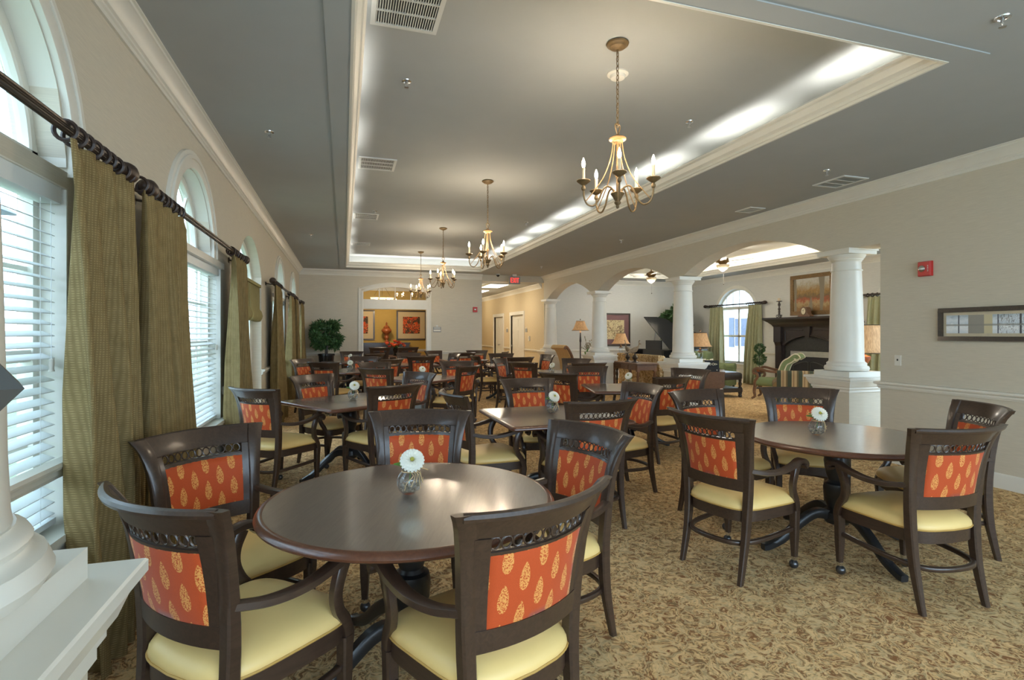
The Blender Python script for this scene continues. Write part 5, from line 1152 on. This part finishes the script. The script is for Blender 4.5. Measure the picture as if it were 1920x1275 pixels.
# console table
t = thing('console_table', 'carved console table with turned legs holding two bird figurines', 'table', (6.62, 11.30, 0), R(90))
MB().loft([[(sx * (.64 + o), sy * (.30 + o), z) for sx, sy in ((-1, -1), (1, -1), (1, 1), (-1, 1))] for o, z in ((-.02, .725), (.0, .735), (.0, .755), (-.012, .765))]).build('table_top', 'brownwood', t, smooth=False)
MB().box(-.58, .58, -.25, .25, .60, .725).build('apron', 'brownwood', t, smooth=False)
for i in range(3): q = MB().box(-.52 + i * .36, -.20 + i * .36, .25, .262, .615, .71).build('drawer', 'brownwood', t, smooth=False); MB().sphere((-.36 + i * .36, .27, .662), .012, 8, 6).build('knob', 'brass', q)
for sx in (-1, 1):
    for sy in (-1, 1): turned_leg(MB(), sx * .55, sy * .22, .72).build('leg', 'brownwood', t)
def bird(loc, rz, label, k=1.0):
    t = thing('bird_statue', label, 'bird statue', loc, rz)
    MB().lathe([(.085 * k, 0), (.085 * k, .012), (.04 * k, .03), (.03 * k, .05), (.06 * k, .09), (.07 * k, .12), (.05 * k, .16), (.02 * k, .18), (.012, .22)], 16).build('stand', 'frame_dark', t)
    b = MB(); P = [(-.24, .215, .006), (-.17, .235, .016), (-.10, .265, .048), (-.03, .29, .068), (.04, .315, .062), (.075, .355, .042), (.085, .395, .030), (.09, .43, .033), (.105, .445, .026), (.125, .44, .012), (.15, .432, .003)]
    rings = []
    for x, z, r in P: rings.append([(x * k, r * .85 * k * cos(a), (z + r * sin(a)) * 1.0 * (k if False else 1)) for a in [2 * pi * j / 12 for j in range(12)]])
    B_ = b.loft(rings).build('body', 'ceramic', t, sharp=60)
    MB().bar(cr([(.095, 0, .455), (.09, 0, .49), (.105, 0, .515), (.12, 0, .512)], 4), (0, 1, 0), .005, lambda f: .006 + .006 * f).build('crest', 'ceramic', B_)
    MB().bar([(-.10, 0, .255), (-.2, 0, .21), (-.30, 0, .185)], (0, 1, 0), .022, .006).build('tail', 'frame_dark', B_)
bird((6.52, 11.08, .765), R(-15), 'right bird figurine on stone ball, on the console table')
bird((6.52, 11.42, .765), R(200), 'left bird figurine facing away on the console table', .85)
# lamps
def lamp(x, y, z0, h, r1, r0, label, glass=True, base_h=None, hs=.30, sq=True, power=6):
    t = thing('table_lamp' if z0 > .1 else 'floor_lamp', label, 'lamp', (x, y, z0)); zb_ = h - hs
    if glass:
        MB().lathe([(.07, 0), (.07, .02), (.05, .03)], 12).build('base', 'brownwood', t)
        MB().lathe([(.055, .03), (.06, .05), (.045, .08), (.058, .12), (.045, .17), (.055, zb_ - .14), (.03, zb_ - .11)], 12).build('crystal_column', 'bowlglass', t, sharp=20)
        MB().lathe([(.05, zb_ - .11), (.055, zb_ - .095), (.02, zb_ - .08), (.03, zb_ - .05), (.012, zb_ - .02), (.012, zb_ + .10)], 14).build('neck', 'frame_dark', t)
    elif z0 < .1:
        MB().lathe([(.16, 0), (.16, .02), (.03, .04), (.022, .1), (.03, .5), (.02, .52), (.02, zb_ - .35), (.03, zb_ - .30), (.016, zb_ - .1), (.016, zb_)], 16).build('pole', 'frame_dark', t)
        MB().lathe([(.02, zb_ - .06), (.02, zb_ + .04)], 10).build('socket', 'candle', t)
    else:
        MB().lathe([(.09, 0), (.09, .02), (.04, .05), (.09, .14), (.10, .2), (.05, .27), (.03, .30), (.09, zb_ - .08), (.09, zb_ - .05), (.03, zb_ - .03), (.014, zb_ + .1)], 16).build('base', 'terracotta', t)
    m = MB(); rings = []
    n = 24
    for i in range(9):
        f = i / 8; r = r0 + (r1 - r0) * (f ** .62)
        rings.append([(r * cos(2 * pi * j / n), r * sin(2 * pi * j / n), zb_ + hs * f) for j in range(n)])
    o = m.loft(rings, caps=False).build('lamp_shade', 'lampshade', t, sharp=60); md = o.modifiers.new('thick', 'SOLIDIFY'); md.thickness = .004
    MB().torus((0, 0, zb_), r0, .005, 24, 5).build('lower_trim', 'frame_dark', o); MB().torus((0, 0, zb_ + hs), r1, .005, 24, 5).build('upper_trim', 'frame_dark', o)
    MB().tube([(0, 0, zb_ + .02), (0, 0, h + .03)], .004, 6).sphere((0, 0, h + .045), .02, 10, 6).build('finial', 'frame_dark', t)
    point('lamp_glow', (x, y, z0 + zb_ + hs * .45), power, (1, .74, .42), .05)
lamp(6.42, 13.90, 0, 1.80, .12, .25, 'tan-shaded floor lamp before the grey wall, left of the second column', False, hs=.27)
lamp(7.50, 13.52, .621, .83, .12, .27, 'crystal table lamp with tan shade behind the birds', hs=.30)
lamp(7.08, 9.42, .70, .76, .13, .235, 'crystal table lamp with tan shade on the drop-leaf table', hs=.29)
lamp(6.68, 5.44, .70, .86, .20, .31, 'large copper-shaded lamp at the right, half behind the nearest column', False, hs=.37)
# small tables
def leg_table(name, label, x, y, rz, sx_, sy_, h, mat='brownwood', shelf=None):
    t = thing(name, label, 'table', (x, y, 0), rz)
    MB().loft([[(a * (sx_ + o), b * (sy_ + o), z) for a, b in ((-1, -1), (1, -1), (1, 1), (-1, 1))] for o, z in ((-.015, h - .035), (0, h - .027), (0, h - .01), (-.01, h))]).build('table_top', mat, t, smooth=False)
    MB().box(-sx_ + .04, sx_ - .04, -sy_ + .04, sy_ - .04, h - .14, h - .034).build('apron', mat, t, smooth=False)
    for a in (-1, 1):
        for b in (-1, 1): turned_leg(MB(), a * (sx_ - .06), b * (sy_ - .06), h - .035, .03).build('leg', mat, t)
    return t
leg_table('end_table', 'dark end table under the crystal lamp at the floral sofa', 7.50, 13.54, 0, .3, .3, .62, 'espresso')
leg_table('side_table', 'wooden side table seen between the nearest column and the wall', 6.72, 5.35, 0, .28, .55, .70)
t = thing('drop_leaf_table', 'red-brown drop-leaf table in front of the leather ottoman', 'table', (6.98, 9.05, 0), R(-38))
MB().box(-.32, .32, -.28, .45, .665, .70).build('table_top', 'brownwood', t, smooth=False)
MB().box(-.26, .26, -.22, .40, .54, .665).build('apron', 'brownwood', t, smooth=False)
P = [(-.31, 0), (.31, 0), (.31, -.27), (.26, -.33)] + [(.26 - .52 * j / 10, -.35 + .02 * cos(2 * pi * j / 10 * 1.5)) for j in range(1, 10)] + [(-.26, -.33), (-.31, -.27)]
MB().prism(P, 0, .02).xf(Matrix(((1, 0, 0, 0), (0, 0, 1, -.31), (0, 1, 0, .698), (0, 0, 0, 1)))).build('drop_leaf', 'brownwood', t, smooth=False)
for a in (-1, 1):
    for b in (-.20, .36): MB().lathe([(.014, 0), (.022, .03), (.014, .06), (.03, .08), (.022, .11), (.03, .30), (.036, .40), (.036, .54)], 12, (a * .22, b, 0)).build('leg', 'brownwood', t)
t = thing('keepsake_box', 'black box with white scroll emblem on the drop-leaf table', 'box', (6.88, 8.80, .70), R(-35))
MB().box(-.14, .14, -.06, .06, 0, .07).build('box_base', 'dark', t, smooth=False); MB().box(-.135, .135, .02, .04, .07, .22).build('raised_lid', 'dark', t, smooth=False)
m = MB()
for s in (-1, 1): m.torus((s * .03, .018, .145), .02, .006, 12, 5, 'Y').torus((s * .07, .018, .145), .014, .005, 12, 5, 'Y').bar([(s * .08, .018, .145), (s * .11, .018, .145)], (0, 1, 0), .003, lambda f: .012 * (1 - f) + .001)
m.build('emblem', 'creamfab', t)
for s in (-1, 1): MB().sphere((s * .09, -.063, .035), .012, 8, 6).build('corner_stud', 'chrome', t)
t = thing('orchid_pot', 'white orchid blossoms beside the black keepsake box', 'flowers', (7.02, 9.10, .70))
MB().lathe([(.05, 0), (.06, .08), (.055, .08), (.05, .02)], 12).build('pot', 'ceramic', t)
rn = random.Random(9)
for i in range(6):
    a = i * 1.1; p = Vector((.07 * cos(a), .07 * sin(a), .17 + .02 * (i % 3))); m = MB()
    for k in range(5): b = 2 * pi * k / 5; m.sphere(p + Vector((.02 * cos(b), .02 * sin(b), .004 * k)), .017, 7, 5, .6)
    m.build('blossom', 'petal', t); MB().tube([(0, 0, .05), (p.x * .5, p.y * .5, .14), p], .003, 5).build('stem', 'green', t)
# leather tiered ottoman
t = thing('coffee_ottoman', 'dark leather tiered coffee ottoman with lower shelf', 'ottoman', (8.15, 10.45, 0), R(0))
MB().loft([[(x, y, z) for x, y in rsq(.5 - q, .10)] for q, z in ((.01, .40), (0, .42), (0, .52), (.02, .555), (.07, .57))]).build('leather_top', 'leather', t, sharp=50)
MB().loft([[(x, y, z) for x, y in rsq(.49 - q, .04)] for q, z in ((0, .12), (0, .20), (.02, .215))]).build('lower_shelf', 'leather', t, sharp=40)
for a in (-1, 1):
    for b in (-1, 1): MB().lathe([(.03, 0), (.045, .03), (.035, .06), (.045, .10), (.045, .22), (.025, .24), (.04, .30), (.028, .36), (.04, .40)], 14, (a * .44, b * .44, 0)).build('leg', 'espresso', t)
# sofas and armchairs
def rbox(m, x0, x1, y0, y1, z0, z1, r=.04):
    cx, cy = (x0 + x1) / 2, (y0 + y1) / 2; hx, hy = (x1 - x0) / 2, (y1 - y0) / 2
    def ring(q, z):
        P = []
        for sx, sy, a0 in ((1, 1, 0), (-1, 1, 90), (-1, -1, 180), (1, -1, 270)):
            for k in range(4): a = R(a0 + 30 * k); P.append((cx + sx * (hx - r) + (r - q) * cos(a), cy + sy * (hy - r) + (r - q) * sin(a), z))
        return P
    return m.loft([ring(r * .7, z0), ring(r * .2, z0 + r * .35), ring(0, z0 + r), ring(0, z1 - r), ring(r * .2, z1 - r * .35), ring(r * .7, z1)])
def sofa(name, label, cat, x, y, rz, w, mat, cush=None, bh=.86, sh=.44, d=.85, nc=2, armmat=None, roll=True):
    t = thing(name, label, cat, (x, y, 0), rz); cush = cush or mat      # faces local +Y
    rbox(MB(), -w / 2 + .02, w / 2 - .02, -d / 2 + .02, d / 2 - .02, .08, sh - .14).build('base', mat, t, sharp=50)
    m = MB(); m.loft([[(xx, -d / 2 + yy + o, z) for xx, yy in ((-w / 2 + .05, 0), (w / 2 - .05, 0), (w / 2 - .05, .17 - k), (-w / 2 + .05, .17 - k))] for z, o, k in ((.08, .03, 0), (.4, .02, 0), (bh - .08, -.04, .02), (bh - .03, -.045, .03), (bh, -.02, .09))]); m.build('back', mat, t, sharp=50)
    for s in (-1, 1):
        m = rbox(MB(), s * (w / 2 - .10) - .09, s * (w / 2 - .10) + .09, -d / 2 + .08, d / 2 - .02, .08, .56, .03)
        if roll: m.lathe([(.02, -d / 2 + .06), (.10, -d / 2 + .08), (.105, d / 2 - .03), (.02, d / 2 - .01)], 16, (s * (w / 2 - .09), 0, .56), 'Y')
        m.build('arm', armmat or mat, t, sharp=50)
    iw = (w - .42) / nc
    for i in range(nc):
        x0 = -w / 2 + .21 + i * iw
        rbox(MB(), x0 + .005, x0 + iw - .005, -d / 2 + .18, d / 2, sh - .14, sh, .05).build('seat_cushion', cush, t, sharp=60)
        rbox(MB(), x0 + .005, x0 + iw - .005, -d / 2 + .14, -d / 2 + .30, sh, bh - .02, .06).build('back_cushion', cush, t, sharp=60)
    for a in (-1, 1):
        for b in (-1, 1): MB().lathe([(.02, 0), (.03, .03), (.03, .09)], 10, (a * (w / 2 - .08), b * (d / 2 - .08), 0)).build('foot', 'espresso', t)
    return t
sofa('sofa', 'floral tan sofa with its back to the console table', 'sofa', 7.62, 12.10, R(-90), 2.1, 'floral', bh=.92)
sofa('armchair', 'green and tan striped armchair with its back to us', 'armchair', 7.42, 7.04, R(-43), 1.05, 'stripe', 'greenfab', bh=.84, nc=1, armmat='stripe3')
sofa('armchair', 'sage green armchair below the arched window', 'armchair', 9.32, 11.80, R(-150), .92, 'greenfab', bh=.98, nc=1)
sofa('armchair', 'cream striped armchair at the far right under the far curtain', 'armchair', 8.95, 6.45, R(60), .95, 'stripe2', bh=1.02, nc=1, armmat='floral')
def scroll_chair(label, x, y, rz, mat, h, open_arm=True, piping=True):
    t = thing('scroll_chair', label, 'armchair', (x, y, 0), rz)
    rbox(MB(), -.30, .30, -.27, .30, .30, .46, .06).build('seat', mat, t, sharp=60)
    prof = cr([(-.24, .40), (-.27, .60), (-.34, .80), (-.45, h - .08), (-.55, h), (-.60, h - .06)], 5)
    m = MB(); rings = []
    for i, p in enumerate(prof):
        tt = (prof[min(i + 1, len(prof) - 1)] - prof[max(0, i - 1)]) if False else Vector((prof[min(i + 1, len(prof) - 1)][0] - prof[max(0, i - 1)][0], prof[min(i + 1, len(prof) - 1)][1] - prof[max(0, i - 1)][1]))
        tt.normalize(); n_ = Vector((-tt.y, tt.x)); th = .055
        rings.append([(-.29, p[0] + n_.x * th, p[1] + n_.y * th), (.29, p[0] + n_.x * th, p[1] + n_.y * th), (.29, p[0] - n_.x * th, p[1] - n_.y * th), (-.29, p[0] - n_.x * th, p[1] - n_.y * th)])
    m.loft(rings); bk = m.build('back', mat, t, sharp=50)
    if piping:
        for s in (-1, 1): MB().tube([r[0 if s < 0 else 1] for r in rings] + [r[3 if s < 0 else 2] for r in rings[::-1]], .012, 6).build('piping', 'creamfab', bk)
    else:
        for s in (-1, 1): MB().bar([(s * .305, p[0], p[1]) for p in prof], (1, 0, 0), .02, .035).build('back_frame', 'brownwood', t)
    for s in (-1, 1):
        MB().bar(cr([(s * .31, -.26, .62), (s * .33, -.05, .63), (s * .33, .16, .68), (s * .33, .25, .66), (s * .33, .26, .58), (s * .33, .20, .57), (s * .32, .18, .50), (s * .31, .24, .40), (s * .30, .25, .30)], 4), (1, 0, 0), .024, .026).build('scroll_arm', 'brownwood', t)
        MB().bar(cr([(s * .27, .24, .32), (s * .28, .26, .18), (s * .28, .25, .07), (s * .28, .31, .02)], 4), (1, 0, 0), .024, lambda f: .035 - .015 * f).build('leg', 'brownwood', t); MB().bar([(s * .26, -.24, .34), (s * .26, -.32, .0)], (1, 0, 0), .022, .024).build('leg', 'brownwood', t)
    return t
scroll_chair('sage green scroll chair with carved wooden arm, left of the striped armchair', 9.0, 9.55, R(35), 'greenfab', .96)
scroll_chair('tan scroll-back chair with dark frame before the far grey wall', 6.52, 14.55, R(-75), 'tanfab', 1.06, piping=False)
# plant stand with green stems
t = thing('plant_stand', 'little pot of budding stems behind the second column', 'plant', (6.30, 13.20, 0))
MB().lathe([(.14, 0), (.14, .02), (.03, .06), (.03, .80), (.13, .84), (.13, .86)], 16).build('stand', 'espresso', t); MB().lathe([(.06, .86), (.08, .95), (.075, .95), (.06, .9)], 14).build('pot', 'green', t)
rn = random.Random(4); m = MB(); b = MB()
for i in range(16):
    a = rn.uniform(0, 2 * pi); r = rn.uniform(.05, .24); z = rn.uniform(1.05, 1.38); P = cr([(0, 0, .93), (r * .4 * cos(a), r * .4 * sin(a), .93 + (z - .93) * .6), (r * cos(a), r * sin(a), z)], 4); m.tube(P, .003, 4)
    for k in range(3): q = P[-1 - 2 * k]; b.sphere(q, .014, 6, 4, 1.5)
m.build('stems', 'green', t); o = b.build('buds', 'ceramic', t); o['kind'] = 'stuff'
# grand piano
t = thing('grand_piano', 'black grand piano with raised lid before the far corner', 'piano', (8.75, 13.9, 0), R(8))
body = [(0, -.72), (.32, -.72), (.34, -.72), (1.0, -.72), (1.55, -.66), (1.75, -.42), (1.70, -.12), (1.42, .12), (1.05, .35), (.8, .66), (.5, .76), (.34, .76), (0, .76)]
bpz = [(p[0], p[1]) for p in body]
MB().prism(bpz, .62, .98).build('case', 'blackgloss', t, sharp=30)
MB().box(-.22, .02, -.72, .72, .60, .72).build('keybed', 'blackgloss', t, smooth=False); MB().box(-.18, -.02, -.60, .60, .72, .74).build('keys', 'white', t, smooth=False)
for s in (-1, 1): MB().box(-.22, 0, s * .72 - .04, s * .72 + .04, .72, .95).build('key_block', 'blackgloss', t, smooth=False)
ang = R(40); lid = [(p[0] + .02, (p[1] + .72)) for p in body]
MB().prism(lid, 0, .025).xf(Matrix.Translation((0, -.73, .985)) @ Matrix.Rotation(ang, 4, 'X')).build('lid', 'blackgloss', t, sharp=30)
MB().bar([(.55, .60, .97), (.55, .40, 1.90)], (1, 0, 0), .012, .02).build('lid_prop', 'steel', t)
MB().box(.05, .08, -.35, .35, .98, 1.24).build('music_desk', 'blackgloss', t, smooth=False)
for p in ((.12, -.6), (.12, .6), (1.45, -.35)): MB().lathe([(.03, 0), (.04, .04), (.035, .08), (.06, .3), (.05, .55), (.07, .62)], 14, (p[0], p[1], 0)).build('leg', 'blackgloss', t)
# potted plants
def leafy(name, label, x, y, potmat, potr, poth, c, r, n, ls, seed, flat):
    t = thing(name, label, 'plant', (x, y, 0))
    MB().lathe([(potr * .7, 0), (potr * .8, .02), (potr * .85, poth * .6), (potr, poth - .06), (potr * 1.08, poth - .05), (potr * 1.08, poth), (potr * .95, poth), (potr * .9, poth - .05)], 20).build('pot', potmat, t)
    rn = random.Random(seed); m = MB()
    for i in range(9):
        a = rn.uniform(0, 2 * pi); q = r * rn.uniform(.2, .75); m.tube(cr([(.03 * cos(a), .03 * sin(a), poth - .06), (.06 * cos(a), .06 * sin(a), poth + .3), (q * cos(a), q * sin(a), c + r * flat * rn.uniform(-.2, .7))], 4), .010, 5)
    m.build('branches', 'frame_dark', t); L = MB()
    for i in range(22):
        a = rn.uniform(0, 2 * pi); q = r * .78 * sqrt(rn.random()); zz = c + r * flat * rn.uniform(-.75, .75)
        q *= sqrt(max(.1, 1 - ((zz - c) / (r * flat)) ** 2)); L.merge(leafball((q * cos(a), q * sin(a), zz), r * rn.uniform(.16, .34), n // 22, ls, seed + i, .8, 1.0))
    L.build('foliage', 'darkgreen', t, smooth=False); return t
leafy('potted_ficus', 'bushy dark ficus in the back left corner by the curtain', -.44, 14.74, 'blackgloss', .20, .92, 1.40, .44, 3000, .12, 3, .85)
leafy('potted_palm', 'green leafy plant in the far corner behind the piano', 10.15, 14.75, 'blackgloss', .2, .45, 1.78, .56, 1900, .17, 5, 1.0)
picture('framed_picture', 'mauve-matted botanical print on the far living room wall', 1.12, 1.06, (8.34, LY1, 1.57), 0, 'frame_dark', 'artleaf', 'mat_mauve', .05, .17)
# ceiling fans
def fan(x, y, label, a0):
    t = thing('ceiling_fan', label, 'ceiling fan', (x, y, 0), a0, 'living room ceiling fans'); Zt = LZ + .34
    MB().lathe([(.001, Zt), (.07, Zt), (.06, Zt - .04), (.018, Zt - .06), (.018, Zt - .22), (.06, Zt - .24), (.13, Zt - .28), (.14, Zt - .34), (.09, Zt - .39), (.06, Zt - .42)], 24).build('motor', 'frame_gold', t)
    MB().lathe([(.06, Zt - .41), (.15, Zt - .42), (.145, Zt - .46), (.10, Zt - .52), (.03, Zt - .57), (.001, Zt - .58)], 24).build('light_bowl', 'candle', t)
    point('fan_fill', (x, y, Zt - .66), 28, (1, .94, .84), .14)  # fill light added below the bowl to brighten the living room
    for k in range(5):
        a = 2 * pi * k / 5; c_, s_ = cos(a), sin(a); sd = (-s_, c_, .18)
        bl = MB().bar([(r * c_, r * s_, Zt - .33 - .0 * r) for r in (.20, .24, .40, .62, .68)], sd, lambda f: .055 + .02 * sin(pi * min(1, f + .2)), .005).build('blade', 'white', t)
        MB().bar([(.11 * c_, .11 * s_, Zt - .34), (.25 * c_, .25 * s_, Zt - .335)], sd, .02, .006).build('blade_iron', 'frame_gold', bl)
    MB().tube([(.03, 0, Zt - .55), (.03, 0, Zt - .86)], .002, 4).sphere((.03, 0, Zt - .875), .012, 8, 6, 1.6).build('pull_chain', 'frame_dark', t)
fan(8.6, 10.6, 'ceiling fan seen under the nearest arch', .3); fan(8.6, 13.7, 'ceiling fan seen under the second arch, by its white bowl', .6); fan(8.6, 6.6, 'ceiling fan whose pull chain hangs right of the nearest column', .1)

# ================================================================== OUTSIDE
struct(MB().box(-60, -1.36, -40, 60, -.3, -.15).build('ground_lawn', 'grass', smooth=False))
struct(MB().box(11.34, 70, -40, 60, -.3, -.15).build('ground_path', 'concrete', smooth=False))
def house(x, y0, y1, h, face, label):
    t = thing('neighbour_house', label, 'house', (x, 0, -.15)); s = face
    MB().box(min(0, s * 6), max(0, s * 6), y0, y1, 0, h).build('wall', 'siding', t, smooth=False)
    m = MB().loft([[(s * -.5, y, h), (s * 3, y, h + 2.2), (s * 6.5, y, h)] for y in (y0 - .4, y1 + .4)]); m.build('roof', 'shutter', t, smooth=False)
    n = int((y1 - y0) / 3.2)
    for i in range(n):
        for z in (.9, 3.7):
            yy = y0 + 1.6 + i * 3.2; wf = MB().box(-.04, .06, yy - .5, yy + .5, z, z + 1.5).build('window', 'white', t, smooth=False); MB().box(-.06, -.03, yy - .44, yy + .44, z + .06, z + 1.44).build('pane', 'shutter', wf, smooth=False)
            for q in (-1, 1): MB().box(-.05, .06, yy + q * .72 - .18, yy + q * .72 + .18, z, z + 1.5).build('shutter', 'shutter', t, smooth=False)
house(19, -2, 34, 6.2, 1, 'white sided house with shutters seen through the living room window')
t = thing('neighbour_house', 'pale house seen through the left windows', 'house', (-11, 0, -.15))
MB().box(-6, 0, -4, 22, 0, 5.6).build('wall', 'siding', t, smooth=False); MB().loft([[(.5, y, 5.6), (-3, y, 7.8), (-6.5, y, 5.6)] for y in (-4.4, 22.4)]).build('roof', 'shutter', t, smooth=False)
for i in range(7): wf = MB().box(-.06, .04, -2 + i * 3.4, -1 + i * 3.4, 1.0, 2.6).build('window', 'white', t, smooth=False); MB().box(.03, .06, -1.94 + i * 3.4, -1.06 + i * 3.4, 1.06, 2.54).build('pane', 'shutter', wf, smooth=False)
